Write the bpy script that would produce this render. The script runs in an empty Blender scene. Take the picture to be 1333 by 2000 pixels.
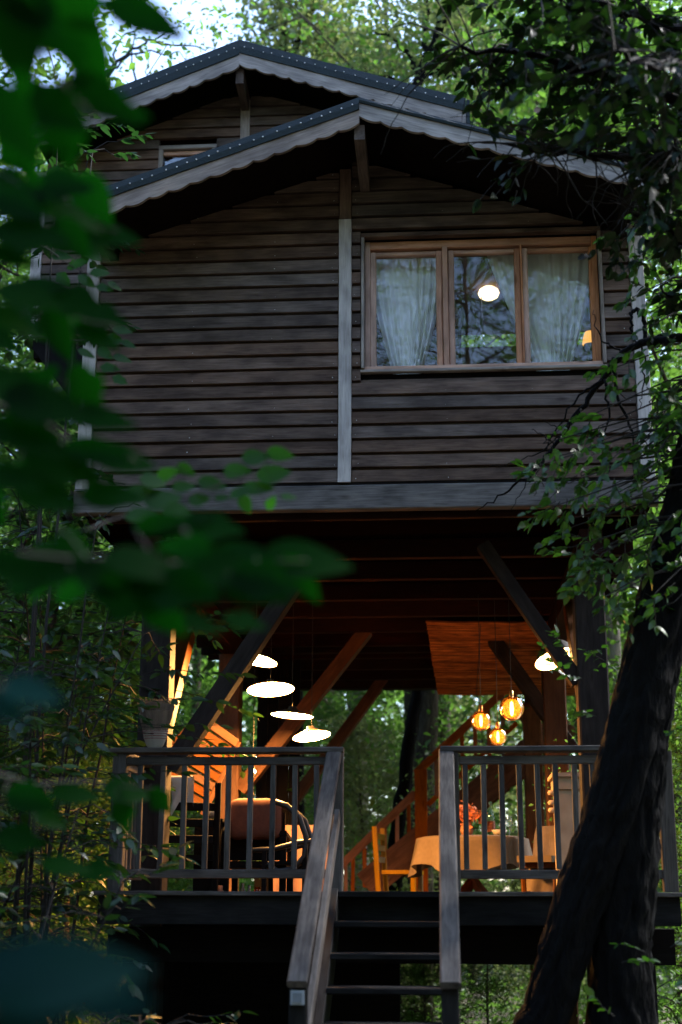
import bpy, math, random
import numpy as np
from mathutils import Vector, Matrix, noise, Quaternion

# ------------------------------------------------------------------ camera, sky, sun, exposure
scene = bpy.context.scene
C = scene.collection
EYE = Vector((0.0, 0.0, 1.6))
YAW, PITCH, ROLL = 4.2, 15.5, 0.2
cam_data = bpy.data.cameras.new('camera')
cam = bpy.data.objects.new('camera', cam_data)
C.objects.link(cam)
_a, _b, _c = (math.radians(v) for v in (YAW, PITCH, ROLL))
FWD = Vector((-math.sin(_a) * math.cos(_b), math.cos(_a) * math.cos(_b), math.sin(_b)))
_r = Vector((math.cos(_a), math.sin(_a), 0)); _u = _r.cross(FWD)
RGT = _r * math.cos(_c) + _u * math.sin(_c)
UPV = -_r * math.sin(_c) + _u * math.cos(_c)
M = Matrix((RGT, UPV, -FWD)).transposed().to_4x4()
M.translation = EYE
cam.matrix_world = M
cam_data.sensor_fit = 'VERTICAL'
cam_data.sensor_height = 36.0
cam_data.lens = 50.0
cam_data.clip_start = 0.05
cam_data.clip_end = 400
cam_data.dof.use_dof = True
cam_data.dof.focus_distance = 10.6
cam_data.dof.aperture_fstop = 1.5
scene.camera = cam

world = bpy.data.worlds.new('World')
scene.world = world
world.use_nodes = True
wn = world.node_tree
sky = wn.nodes.new('ShaderNodeTexSky')
sky.sky_type = 'NISHITA'
sky.sun_disc = False
SUN_EL, SUN_AZ = 44.0, 62.0            # sun stands to the right, behind the plane of the front
sky.sun_elevation = math.radians(SUN_EL)
sky.sun_rotation = math.radians(SUN_AZ)
sky.air_density = 1.0
sky.dust_density = 1.2
sky.ozone_density = 1.0
bg = wn.nodes['Background']
tint = wn.nodes.new('ShaderNodeMix'); tint.data_type = 'RGBA'; tint.blend_type = 'MULTIPLY'
tint.inputs[0].default_value = 1.0; tint.inputs[7].default_value = (0.98, 0.96, 1.0, 1)     # cool daylight of the photograph
wn.links.new(sky.outputs[0], tint.inputs[6]); wn.links.new(tint.outputs[2], bg.inputs[0])
bg.inputs[1].default_value = 0.15

sun_data = bpy.data.lights.new('sun', 'SUN')
sun_data.energy = 3.0
sun_data.angle = math.radians(4)
sun_data.color = (1.0, 0.98, 0.97)
sun = bpy.data.objects.new('sun', sun_data)
C.objects.link(sun)
_el, _az = math.radians(SUN_EL), math.radians(SUN_AZ)
sdir = Vector((math.sin(_az) * math.cos(_el), math.cos(_az) * math.cos(_el), math.sin(_el)))
sun.rotation_mode = 'QUATERNION'
sun.rotation_quaternion = sdir.to_track_quat('Z', 'Y')

vs = scene.view_settings
vs.view_transform = 'Standard'
vs.look = 'None'
vs.gamma = 1.0
vs.use_curve_mapping = False
vs.exposure = 2.5
cy = scene.cycles
cy.max_bounces = 8
cy.diffuse_bounces = 3
cy.glossy_bounces = 3
cy.transmission_bounces = 6
cy.transparent_max_bounces = 12
cy.use_denoising = True
cy.sample_clamp_indirect = 4.0

LAMP = 1.0      # scale of every lit lamp
rnd = random.Random(7)
nrng = np.random.default_rng(11)

def at(px, py, Y):
    """the point at depth Y seen at photograph pixel (px, py)"""
    d = FWD * 2778.0 + RGT * (px - 666.5) - UPV * (py - 1000.0)
    return EYE + d * ((Y - EYE.y) / d.y)

# ------------------------------------------------------------------ materials
def _mat(name):
    m = bpy.data.materials.new(name)
    m.use_nodes = True
    nt = m.node_tree
    nt.nodes.clear()
    out = nt.nodes.new('ShaderNodeOutputMaterial')
    return m, nt, out

def N(nt, t, **kw):
    n = nt.nodes.new(t)
    for k, v in kw.items():
        if k.startswith('i_'):
            n.inputs[int(k[2:])].default_value = v
        else:
            setattr(n, k, v)
    return n

def ramp(nt, stops):
    r = nt.nodes.new('ShaderNodeValToRGB')
    e = r.color_ramp.elements
    while len(e) < len(stops):
        e.new(0.5)
    for i, (p, c) in enumerate(stops):
        e[i].position = p
        e[i].color = (*c, 1)
    return r

def mixc(nt, a, b, f, mode='MIX'):
    n = nt.nodes.new('ShaderNodeMix')
    n.data_type = 'RGBA'
    n.blend_type = mode
    for sock, v in ((n.inputs[0], f), (n.inputs[6], a), (n.inputs[7], b)):
        if hasattr(v, 'is_linked'):
            nt.links.new(v, sock)
        elif isinstance(v, (int, float)):
            sock.default_value = v
        else:
            sock.default_value = (*v, 1)
    return n.outputs[2]

def wood(name, base, dark, pale, rough=0.75, stain=0.5, bump=0.5, spread=0.35, fine=1.0):
    """grain runs along the local X axis of every piece of timber"""
    m, nt, out = _mat(name)
    L = nt.links.new
    tc = N(nt, 'ShaderNodeTexCoord')
    oi = N(nt, 'ShaderNodeObjectInfo')
    mul = N(nt, 'ShaderNodeMath', operation='MULTIPLY', i_1=37.0)
    L(oi.outputs['Random'], mul.inputs[0])
    add = N(nt, 'ShaderNodeVectorMath', operation='ADD')
    L(tc.outputs['Object'], add.inputs[0]); L(mul.outputs[0], add.inputs[1])
    mp = N(nt, 'ShaderNodeMapping'); mp.inputs['Scale'].default_value = (2.6, 34 * fine, 34 * fine)
    L(add.outputs[0], mp.inputs[0])
    n1 = N(nt, 'ShaderNodeTexNoise'); n1.inputs['Scale'].default_value = 2.2; n1.inputs['Detail'].default_value = 7; n1.inputs['Distortion'].default_value = 0.6
    L(mp.outputs[0], n1.inputs['Vector'])
    mp2 = N(nt, 'ShaderNodeMapping'); mp2.inputs['Scale'].default_value = (2.2, 5.5, 5.5)
    L(add.outputs[0], mp2.inputs[0])
    n2 = N(nt, 'ShaderNodeTexNoise'); n2.inputs['Scale'].default_value = 1.7; n2.inputs['Detail'].default_value = 5
    L(mp2.outputs[0], n2.inputs['Vector'])
    r1 = ramp(nt, [(0.22, dark), (0.5, base), (0.80, pale)])
    L(n1.outputs[0], r1.inputs[0])
    r2 = ramp(nt, [(0.35, (0.45, 0.45, 0.47)), (0.6, (1, 1, 1)), (0.8, (1.25, 1.15, 1.05))])
    L(n2.outputs[0], r2.inputs[0])
    c = mixc(nt, r1.outputs[0], r2.outputs[0], stain, 'MULTIPLY')
    # knots
    vo = N(nt, 'ShaderNodeTexVoronoi'); vo.inputs['Scale'].default_value = 1.0
    mp3 = N(nt, 'ShaderNodeMapping'); mp3.inputs['Scale'].default_value = (1.6, 6, 6)
    L(add.outputs[0], mp3.inputs[0]); L(mp3.outputs[0], vo.inputs['Vector'])
    rk = ramp(nt, [(0.02, (0.25, 0.2, 0.18)), (0.10, (1, 1, 1))])
    L(vo.outputs['Distance'], rk.inputs[0])
    c = mixc(nt, c, rk.outputs[0], 0.8, 'MULTIPLY')
    hs = N(nt, 'ShaderNodeHueSaturation')
    mr = N(nt, 'ShaderNodeMapRange'); mr.inputs[3].default_value = 1 - spread; mr.inputs[4].default_value = 1 + spread
    L(oi.outputs['Random'], mr.inputs[0]); L(mr.outputs[0], hs.inputs['Value'])
    mul2 = N(nt, 'ShaderNodeMath', operation='MULTIPLY', i_1=7.31); fr = N(nt, 'ShaderNodeMath', operation='FRACT')
    L(oi.outputs['Random'], mul2.inputs[0]); L(mul2.outputs[0], fr.inputs[0])
    mr2 = N(nt, 'ShaderNodeMapRange'); mr2.inputs[3].default_value = 0.7; mr2.inputs[4].default_value = 1.25
    L(fr.outputs[0], mr2.inputs[0]); L(mr2.outputs[0], hs.inputs['Saturation'])
    L(c, hs.inputs['Color'])
    p = N(nt, 'ShaderNodeBsdfPrincipled'); p.inputs['Roughness'].default_value = rough
    p.inputs['Specular IOR Level'].default_value = 0.08
    L(hs.outputs[0], p.inputs['Base Color'])
    bp = N(nt, 'ShaderNodeBump'); bp.inputs['Strength'].default_value = bump; bp.inputs['Distance'].default_value = 0.004
    L(n1.outputs[0], bp.inputs['Height']); L(bp.outputs[0], p.inputs['Normal'])
    L(p.outputs[0], out.inputs[0])
    return m

def leaf_mat(name, cols, trans, gloss=0.35, tfac=0.4, spec=0.03):
    m, nt, out = _mat(name)
    L = nt.links.new
    ge = N(nt, 'ShaderNodeNewGeometry'); oi = N(nt, 'ShaderNodeObjectInfo')
    ad = N(nt, 'ShaderNodeMath', operation='ADD'); fr = N(nt, 'ShaderNodeMath', operation='FRACT')
    L(ge.outputs['Random Per Island'], ad.inputs[0]); L(oi.outputs['Random'], ad.inputs[1]); L(ad.outputs[0], fr.inputs[0])
    r = ramp(nt, [(i / max(1, len(cols) - 1), c) for i, c in enumerate(cols)])
    L(fr.outputs[0], r.inputs[0])
    d = N(nt, 'ShaderNodeBsdfDiffuse'); L(r.outputs[0], d.inputs[0])
    t = N(nt, 'ShaderNodeBsdfTranslucent')
    tm = mixc(nt, r.outputs[0], trans, 0.7)
    L(tm, t.inputs[0])
    mx = N(nt, 'ShaderNodeMixShader', i_0=tfac)
    L(d.outputs[0], mx.inputs[1]); L(t.outputs[0], mx.inputs[2])
    g = N(nt, 'ShaderNodeBsdfGlossy'); g.inputs['Roughness'].default_value = gloss
    m2 = N(nt, 'ShaderNodeMixShader', i_0=spec)
    L(mx.outputs[0], m2.inputs[1]); L(g.outputs[0], m2.inputs[2]); L(m2.outputs[0], out.inputs[0])
    return m

def bark_mat(name, a, b, scale=1.0, bump=1.0):
    m, nt, out = _mat(name)
    L = nt.links.new
    tc = N(nt, 'ShaderNodeTexCoord')
    mp = N(nt, 'ShaderNodeMapping'); mp.inputs['Scale'].default_value = (9 * scale, 9 * scale, 2.2 * scale)
    L(tc.outputs['Object'], mp.inputs[0])
    n = N(nt, 'ShaderNodeTexNoise'); n.inputs['Scale'].default_value = 2.5; n.inputs['Detail'].default_value = 8; n.inputs['Distortion'].default_value = 0.8
    L(mp.outputs[0], n.inputs['Vector'])
    n2 = N(nt, 'ShaderNodeTexNoise'); n2.inputs['Scale'].default_value = 2.0; n2.inputs['Detail'].default_value = 4
    L(tc.outputs['Object'], n2.inputs['Vector'])
    r = ramp(nt, [(0.3, a), (0.7, b)])
    L(n.outputs[0], r.inputs[0])
    r2 = ramp(nt, [(0.35, (0.6, 0.62, 0.55)), (0.7, (1.15, 1.1, 1.05))])
    L(n2.outputs[0], r2.inputs[0])
    c = mixc(nt, r.outputs[0], r2.outputs[0], 0.7, 'MULTIPLY')
    p = N(nt, 'ShaderNodeBsdfPrincipled'); p.inputs['Roughness'].default_value = 0.9
    p.inputs['Specular IOR Level'].default_value = 0.15
    L(c, p.inputs['Base Color'])
    bp = N(nt, 'ShaderNodeBump'); bp.inputs['Strength'].default_value = bump; bp.inputs['Distance'].default_value = 0.02
    L(n.outputs[0], bp.inputs['Height']); L(bp.outputs[0], p.inputs['Normal'])
    L(p.outputs[0], out.inputs[0])
    return m

def plain(name, col, rough=0.6, metal=0.0, col2=None, scale=8.0, bump=0.0, trans=0.0, stretch=(1, 1, 1), spec=0.4):
    m, nt, out = _mat(name)
    L = nt.links.new
    p = N(nt, 'ShaderNodeBsdfPrincipled')
    p.inputs['Roughness'].default_value = rough; p.inputs['Metallic'].default_value = metal
    p.inputs['Specular IOR Level'].default_value = spec
    tc = N(nt, 'ShaderNodeTexCoord')
    mp = N(nt, 'ShaderNodeMapping'); mp.inputs['Scale'].default_value = stretch
    L(tc.outputs['Object'], mp.inputs[0])
    n = N(nt, 'ShaderNodeTexNoise'); n.inputs['Scale'].default_value = scale; n.inputs['Detail'].default_value = 6
    L(mp.outputs[0], n.inputs['Vector'])
    c2 = col2 or tuple(v * 0.7 for v in col)
    r = ramp(nt, [(0.3, c2), (0.7, col)])
    L(n.outputs[0], r.inputs[0]); L(r.outputs[0], p.inputs['Base Color'])
    if bump:
        bp = N(nt, 'ShaderNodeBump'); bp.inputs['Strength'].default_value = bump; bp.inputs['Distance'].default_value = 0.01
        L(n.outputs[0], bp.inputs['Height']); L(bp.outputs[0], p.inputs['Normal'])
    if trans:
        t = N(nt, 'ShaderNodeBsdfTranslucent'); L(r.outputs[0], t.inputs[0])
        mx = N(nt, 'ShaderNodeMixShader', i_0=trans)
        L(p.outputs[0], mx.inputs[1]); L(t.outputs[0], mx.inputs[2]); L(mx.outputs[0], out.inputs[0])
    else:
        L(p.outputs[0], out.inputs[0])
    return m

def emit(name, col, strength):
    m, nt, out = _mat(name)
    e = N(nt, 'ShaderNodeEmission'); e.inputs[0].default_value = (*col, 1); e.inputs[1].default_value = strength * LAMP
    nt.links.new(e.outputs[0], out.inputs[0])
    return m

def glass(name, tint, refl, body=0.0, rough=0.0):
    """thin pane: lets light through, mirrors a little of what stands before it"""
    m, nt, out = _mat(name)
    L = nt.links.new
    t = N(nt, 'ShaderNodeBsdfTransparent'); t.inputs[0].default_value = (*tint, 1)
    last = t.outputs[0]
    if body:
        d = N(nt, 'ShaderNodeBsdfTranslucent'); d.inputs[0].default_value = (*tint, 1)
        mb = N(nt, 'ShaderNodeMixShader', i_0=body); L(last, mb.inputs[1]); L(d.outputs[0], mb.inputs[2]); last = mb.outputs[0]
    g = N(nt, 'ShaderNodeBsdfGlossy'); g.inputs['Roughness'].default_value = rough
    lw = N(nt, 'ShaderNodeLayerWeight'); lw.inputs[0].default_value = 0.2
    mr = N(nt, 'ShaderNodeMapRange'); mr.inputs[3].default_value = refl; mr.inputs[4].default_value = 0.9
    L(lw.outputs['Fresnel'], mr.inputs[0])
    mx = N(nt, 'ShaderNodeMixShader'); L(mr.outputs[0], mx.inputs[0]); L(last, mx.inputs[1]); L(g.outputs[0], mx.inputs[2])
    L(mx.outputs[0], out.inputs[0])
    return m

W_CLAP = wood('clapboard_wood', (0.122, 0.084, 0.066), (0.074, 0.049, 0.038), (0.165, 0.120, 0.097), stain=0.85, spread=0.28)
W_GREY = wood('weathered_wood', (0.2986, 0.2501, 0.2202), (0.1772, 0.1447, 0.1260), (0.3919, 0.3377, 0.3032), stain=0.7, spread=0.15)
W_BEAM = wood('weathered_beam_wood', (0.1445, 0.1258, 0.1156), (0.0765, 0.0646, 0.0578), (0.2040, 0.1802, 0.1666), stain=0.8, spread=0.1)
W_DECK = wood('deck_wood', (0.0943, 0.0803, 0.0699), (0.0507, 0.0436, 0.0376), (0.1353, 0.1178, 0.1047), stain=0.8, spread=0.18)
W_RIM = wood('dark_deck_wood', (0.0173, 0.0158, 0.0148), (0.0092, 0.0082, 0.0076), (0.0265, 0.0240, 0.0219), stain=0.8, spread=0.15)  # darker deck wood of the rim boards and entry steps
W_RED = wood('stained_timber', (0.15, 0.047, 0.016), (0.09, 0.027, 0.009), (0.20, 0.070, 0.025), rough=0.55, stain=0.6, spread=0.12, fine=0.6)
W_POST = wood('post_timber', (0.0240, 0.0173, 0.0144), (0.0134, 0.0101, 0.0086), (0.0336, 0.0250, 0.0206), rough=0.7, stain=0.7, spread=0.12, fine=0.6)
W_ORANGE = wood('orange_pine', (0.0767, 0.0256, 0.0052), (0.0512, 0.0153, 0.0031), (0.1024, 0.0369, 0.0082), rough=0.5, spread=0.1, fine=0.6)
W_SLAT = wood('slat_pine', (0.0650, 0.0217, 0.0043), (0.0433, 0.0130, 0.0026), (0.0866, 0.0312, 0.0069), rough=0.5, spread=0.1, fine=0.6)
W_FRAME = wood('window_frame_wood', (0.54, 0.285, 0.185), (0.38, 0.19, 0.115), (0.62, 0.35, 0.235), rough=0.6, stain=0.6, spread=0.08)
W_TRIM = wood('pale_weathered_trim', (0.50, 0.45, 0.42), (0.34, 0.30, 0.275), (0.60, 0.55, 0.52), stain=0.6, spread=0.08)
W_JOIST = wood('dark_red_joist', (0.0156, 0.0033, 0.0011), (0.0090, 0.0021, 0.0006), (0.0228, 0.0048, 0.0018), rough=0.6, fine=0.6)
W_STAIR = wood('red_stair_timber', (0.3510, 0.0878, 0.0234), (0.2340, 0.0526, 0.0140), (0.4446, 0.1287, 0.0398), rough=0.5, stain=0.6, spread=0.12, fine=0.6)
W_STRINGER = wood('dark_red_stringer', (0.150, 0.038, 0.010), (0.10, 0.024, 0.006), (0.19, 0.055, 0.016), rough=0.6, stain=0.7, fine=0.6)
W_DARK = wood('dark_timber', (0.0058, 0.0036, 0.0029), (0.0029, 0.0018, 0.0014), (0.0094, 0.0061, 0.0047), rough=0.7)
W_CHAIR = wood('yellow_chair_wood', (0.2554, 0.1277, 0.0228), (0.1824, 0.0821, 0.0137), (0.3010, 0.1642, 0.0410), rough=0.4, spread=0.05, fine=0.6)
M_FELT = plain('roof_felt', (0.0070, 0.0175, 0.0203), 0.7, col2=(0.0042, 0.0105, 0.0126), scale=60, bump=0.4)
M_NAIL = plain('nail_metal', (0.75, 0.75, 0.75), 0.4, metal=0.3)
M_BLACK = plain('black_metal', (0.018, 0.016, 0.015), 0.45)
M_CORD = plain('black_cord', (0.015, 0.013, 0.012), 0.7)
M_SHADE = plain('enamel_shade', (0.10, 0.07, 0.05), 0.5)
M_GROUND = plain('forest_floor', (0.075, 0.055, 0.035), 0.95, col2=(0.030, 0.030, 0.014), scale=2.5, bump=1.0)
def reed_mat():
    m, nt, out = _mat('reed')
    L = nt.links.new
    ge = N(nt, 'ShaderNodeNewGeometry'); tc = N(nt, 'ShaderNodeTexCoord')
    r = ramp(nt, [(0.0, (0.16, 0.048, 0.009)), (0.4, (0.28, 0.092, 0.019)), (0.8, (0.38, 0.14, 0.032)), (1.0, (0.48, 0.20, 0.05))])
    L(ge.outputs['Random Per Island'], r.inputs[0])
    mp = N(nt, 'ShaderNodeMapping'); mp.inputs['Scale'].default_value = (2.5, 9, 9)
    L(tc.outputs['Object'], mp.inputs[0])
    n = N(nt, 'ShaderNodeTexNoise'); n.inputs['Scale'].default_value = 2.5; n.inputs['Detail'].default_value = 6
    L(mp.outputs[0], n.inputs['Vector'])
    r2 = ramp(nt, [(0.35, (0.40, 0.36, 0.32)), (0.65, (1.1, 1.08, 1.05))]); L(n.outputs[0], r2.inputs[0])
    p = N(nt, 'ShaderNodeBsdfPrincipled'); p.inputs['Roughness'].default_value = 0.6; p.inputs['Specular IOR Level'].default_value = 0.2
    L(mixc(nt, r.outputs[0], r2.outputs[0], 1.0, 'MULTIPLY'), p.inputs['Base Color'])
    L(p.outputs[0], out.inputs[0])
    return m
M_REED = reed_mat()
M_CLOTH = plain('table_linen', (0.1080, 0.0729, 0.0459), 0.9, col2=(0.0918, 0.0621, 0.0378), scale=30, trans=0.2)
M_CURTAIN = plain('net_curtain', (0.8494, 0.8591, 0.8108), 0.9, col2=(0.7916, 0.8012, 0.7626), scale=20, trans=0.2)
M_WHITE = plain('white_linen', (0.4500, 0.4500, 0.4680), 0.9, col2=(0.3900, 0.3900, 0.4080), scale=15)
M_CUSH = plain('terracotta_upholstery', (0.1350, 0.0428, 0.0225), 0.9, col2=(0.0990, 0.0315, 0.0180), scale=25, bump=0.3)
M_PLASTER = plain('beige_plaster', (0.42, 0.31, 0.20), 0.9, col2=(0.27, 0.19, 0.12), scale=6, bump=0.5)
M_STRAW = plain('broom_straw', (0.1700, 0.1150, 0.0750), 0.85, col2=(0.0800, 0.0500, 0.0350), scale=40, stretch=(0.5000, 0.5000, 0.0300), bump=0.6)
M_LIME = plain('whitewashed_straw', (0.3410, 0.3025, 0.2640), 0.85, col2=(0.2475, 0.2090, 0.1760), scale=40, stretch=(0.5500, 0.5500, 0.0330), bump=0.4)
M_THREAD = plain('red_thread', (0.22, 0.04, 0.05), 0.8)
M_FLOWER = plain('orange_flower', (0.55, 0.16, 0.05), 0.8, col2=(0.40, 0.10, 0.03), trans=0.3)
M_TERRA = plain('terracotta', (0.34, 0.14, 0.07), 0.85)
M_ROOM = plain('room_wall', (0.10, 0.055, 0.035), 0.8)
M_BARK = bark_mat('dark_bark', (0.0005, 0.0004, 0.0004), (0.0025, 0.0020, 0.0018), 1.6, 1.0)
M_BARK2 = bark_mat('woodland_bark', (0.030, 0.024, 0.018), (0.10, 0.08, 0.06))
M_BARK3 = bark_mat('pale_bark', (0.12, 0.10, 0.085), (0.32, 0.28, 0.25))
M_SOFFIT = plain('black_boards', (0.005, 0.0028, 0.002), 0.95, spec=0.0)  # near-black boards on the underside of the house floor
M_TWIG = plain('twig_bark', (0.0112, 0.0086, 0.0063), 0.85, scale=30)
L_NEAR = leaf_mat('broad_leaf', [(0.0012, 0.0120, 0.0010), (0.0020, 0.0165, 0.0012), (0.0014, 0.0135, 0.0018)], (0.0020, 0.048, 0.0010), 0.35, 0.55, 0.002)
L_SKY_SHEEN = leaf_mat('sky_sheen_leaf', [(0.0015, 0.0150, 0.0140), (0.0020, 0.0190, 0.0170)], (0.001, 0.020, 0.010), 0.45, 0.3, 0.004)  # teal reflection of the sky is put into the leaf colour
L_SPRAY = leaf_mat('young_leaf', [(0.0072, 0.0300, 0.0048), (0.0108, 0.0420, 0.0060)], (0.0180, 0.1080, 0.0048), 0.35, 0.5, 0.01)
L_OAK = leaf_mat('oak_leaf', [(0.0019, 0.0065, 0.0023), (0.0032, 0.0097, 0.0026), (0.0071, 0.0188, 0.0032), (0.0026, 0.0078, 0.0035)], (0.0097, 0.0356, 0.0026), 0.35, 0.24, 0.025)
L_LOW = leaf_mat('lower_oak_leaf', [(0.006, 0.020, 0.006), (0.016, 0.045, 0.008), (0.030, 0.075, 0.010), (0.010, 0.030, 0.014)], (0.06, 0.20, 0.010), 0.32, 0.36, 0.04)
L_SHRUB = leaf_mat('shrub_leaf', [(0.0073, 0.0239, 0.0067), (0.0114, 0.0338, 0.0083), (0.0187, 0.0426, 0.0104), (0.0073, 0.0286, 0.0156)], (0.0182, 0.0676, 0.0078), 0.35, 0.38, 0.035)
L_WARM = leaf_mat('tan_leaf', [(0.0700, 0.0500, 0.0200), (0.0450, 0.0500, 0.0150)], (0.1000, 0.0800, 0.0250), 0.5, 0.4)
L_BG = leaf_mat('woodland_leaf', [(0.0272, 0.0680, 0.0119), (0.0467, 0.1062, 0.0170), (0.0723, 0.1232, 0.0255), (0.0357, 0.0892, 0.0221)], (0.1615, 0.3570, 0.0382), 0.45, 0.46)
L_BG2 = leaf_mat('pale_woodland_leaf', [(0.0690, 0.0978, 0.0345), (0.1092, 0.1380, 0.0517), (0.1380, 0.1495, 0.0690), (0.0690, 0.1035, 0.0403)], (0.2990, 0.3795, 0.1035), 0.45, 0.45)
E_DISC = emit('lamp_glow', (1.0, 0.46, 0.12), 150)
E_DOME = emit('dome_lamp_glow', (1.0, 0.48, 0.13), 11)
E_FIL = emit('filament', (1.0, 0.45, 0.11), 34)
E_ROOM = emit('room_lamp_glow', (1.0, 0.74, 0.42), 0.55)
E_BED = emit('bedside_glow', (1.0, 0.47, 0.10), 0.22)
G_PANE = glass('window_glass', (0.95, 0.97, 0.96), 0.085)
G_AMBER = glass('amber_glass', (0.95, 0.42, 0.09), 0.06, body=0.15)
G_CLEAR = glass('clear_glass', (0.92, 0.95, 0.95), 0.10, body=0.05)
G_BOTTLE = glass('bottle_glass', (0.45, 0.62, 0.45), 0.10, body=0.1)

# ------------------------------------------------------------------ builders
WORLD = {}
def link(name, data, Mw=None, parent=None):
    o = bpy.data.objects.new(name, data)
    C.objects.link(o)
    Mw = Mw or Matrix.Identity(4)
    WORLD[o] = Mw
    if parent is not None:
        o.parent = parent
        o.matrix_basis = WORLD[parent].inverted() @ Mw
    else:
        o.matrix_basis = Mw
    return o

def T(p):
    return Matrix.Translation(Vector(p))

def thing(name, label, cat, loc=(0, 0, 0), group=None):
    o = link(name, None, T(loc))
    o.empty_display_size = 0.1
    return tag(o, label, cat, group)

def tag(o, label, cat, group=None):
    o['label'] = label; o['category'] = cat
    if group:
        o['group'] = group
    return o

def mesh(name, verts, faces, mat, smooth=False):
    me = bpy.data.meshes.new(name)
    me.from_pydata([tuple(v) for v in verts], [], faces)
    me.materials.append(mat)
    if smooth:
        me.polygons.foreach_set('use_smooth', [True] * len(me.polygons))
    me.update()
    return me

def np_mesh(name, verts, quads, mat, smooth=False):
    me = bpy.data.meshes.new(name)
    verts = np.asarray(verts, dtype=np.float32); quads = np.asarray(quads, dtype=np.int32)
    nv, nf = len(verts), len(quads)
    me.vertices.add(nv); me.vertices.foreach_set('co', verts.ravel())
    me.loops.add(nf * 4); me.loops.foreach_set('vertex_index', quads.ravel())
    me.polygons.add(nf)
    me.polygons.foreach_set('loop_start', np.arange(0, nf * 4, 4, dtype=np.int32))
    me.polygons.foreach_set('loop_total', np.full(nf, 4, dtype=np.int32))
    if smooth:
        me.polygons.foreach_set('use_smooth', np.ones(nf, dtype=bool))
    me.materials.append(mat)
    me.update(calc_edges=True)
    return me

class MB:
    def __init__(s): s.v = []; s.f = []
    def add(s, v, f):
        n = len(s.v); s.v += [Vector(p) for p in v]; s.f += [tuple(i + n for i in q) for q in f]
        return s
    def box(s, a, b):
        x0, y0, z0 = a; x1, y1, z1 = b
        return s.add([(x0, y0, z0), (x1, y0, z0), (x1, y1, z0), (x0, y1, z0), (x0, y0, z1), (x1, y0, z1), (x1, y1, z1), (x0, y1, z1)],
                     [(0, 3, 2, 1), (4, 5, 6, 7), (0, 1, 5, 4), (1, 2, 6, 5), (2, 3, 7, 6), (3, 0, 4, 7)])
    def tube(s, pts, rad, n=8, caps=True):
        return s.add(*tube(pts, rad, n, caps))
    def lathe(s, prof, n=20, c=(0, 0, 0), sq=1.0):
        v = []; f = []
        for r, z in prof:
            for k in range(n):
                a = 2 * math.pi * k / n
                v.append((c[0] + r * math.cos(a), c[1] + r * sq * math.sin(a), c[2] + z))
        for i in range(len(prof) - 1):
            for k in range(n):
                k2 = (k + 1) % n
                f.append((i * n + k, i * n + k2, (i + 1) * n + k2, (i + 1) * n + k))
        return s.add(v, f)
    def build(s, name, mat, parent=None, Mw=None, smooth=False):
        return link(name, mesh(name, s.v, s.f, mat, smooth), Mw, parent)
    def at(s, name, mat, parent, loc, smooth=False):
        """verts are given in world space, the object gets its own origin"""
        L = Vector(loc); s.v = [p - L for p in s.v]
        return s.build(name, mat, parent, T(L), smooth)

def tube(pts, rad, n=8, caps=True):
    pts = [Vector(p) for p in pts]
    if not hasattr(rad, '__len__'):
        rad = [rad] * len(pts)
    v = []; f = []
    ref = None
    for i, p in enumerate(pts):
        d = (pts[min(i + 1, len(pts) - 1)] - pts[max(i - 1, 0)])
        d = d.normalized() if d.length > 1e-9 else Vector((0, 0, 1))
        if ref is None:
            ref = d.orthogonal().normalized()
        ref = (ref - d * ref.dot(d))
        ref = ref.normalized() if ref.length > 1e-6 else d.orthogonal().normalized()
        b = d.cross(ref)
        for k in range(n):
            a = 2 * math.pi * k / n
            v.append(p + (ref * math.cos(a) + b * math.sin(a)) * rad[i])
    for i in range(len(pts) - 1):
        for k in range(n):
            k2 = (k + 1) % n
            f.append((i * n + k, i * n + k2, (i + 1) * n + k2, (i + 1) * n + k))
    if caps:
        f.append(tuple(range(n - 1, -1, -1)))
        f.append(tuple(range((len(pts) - 1) * n, len(pts) * n)))
    return v, f

_cache = {}
def lumber(L, w, h, mat, ch=0.004, wob=0.0015):
    """a length of sawn timber along local X, centred, with eased edges and slight waviness"""
    key = (round(L, 2), round(w, 4), round(h, 4), mat.name, ch)
    if key in _cache:
        return _cache[key]
    w2, h2 = w / 2, h / 2; c = min(ch, w2 * 0.5, h2 * 0.5)
    sec = [(-w2 + c, -h2), (w2 - c, -h2), (w2, -h2 + c), (w2, h2 - c), (w2 - c, h2), (-w2 + c, h2), (-w2, h2 - c), (-w2, -h2 + c)]
    n = max(2, int(L / 0.45) + 1)
    v = []; f = []
    for i in range(n):
        x = -L / 2 + L * i / (n - 1)
        oy, oz = rnd.uniform(-wob, wob), rnd.uniform(-wob, wob)
        for y, z in sec:
            v.append((x, y + oy + rnd.uniform(-wob, wob) * 0.4, z + oz + rnd.uniform(-wob, wob) * 0.4))
    for i in range(n - 1):
        for k in range(8):
            k2 = (k + 1) % 8
            f.append((i * 8 + k, (i + 1) * 8 + k, (i + 1) * 8 + k2, i * 8 + k2))
    f.append(tuple(range(8))); f.append(tuple(range(n * 8 - 1, n * 8 - 9, -1)))
    me = mesh('timber', v, f, mat)
    _cache[key] = me
    return me

def frame(p0, p1, up=(0, 0, 1)):
    p0, p1 = Vector(p0), Vector(p1)
    x = (p1 - p0).normalized(); up = Vector(up)
    if abs(x.dot(up)) > 0.98:
        up = Vector((0, 1, 0))
    y = up.cross(x).normalized(); z = x.cross(y)
    Mx = Matrix((x, y, z)).transposed().to_4x4()
    Mx.translation = (p0 + p1) / 2
    return Mx, (p1 - p0).length

def beam(name, p0, p1, w, h, mat, parent, up=(0, 0, 1), ch=0.004, wob=0.0015):
    Mx, L = frame(p0, p1, up)
    return link(name, lumber(L, w, h, mat, ch, wob), Mx, parent)

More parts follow.
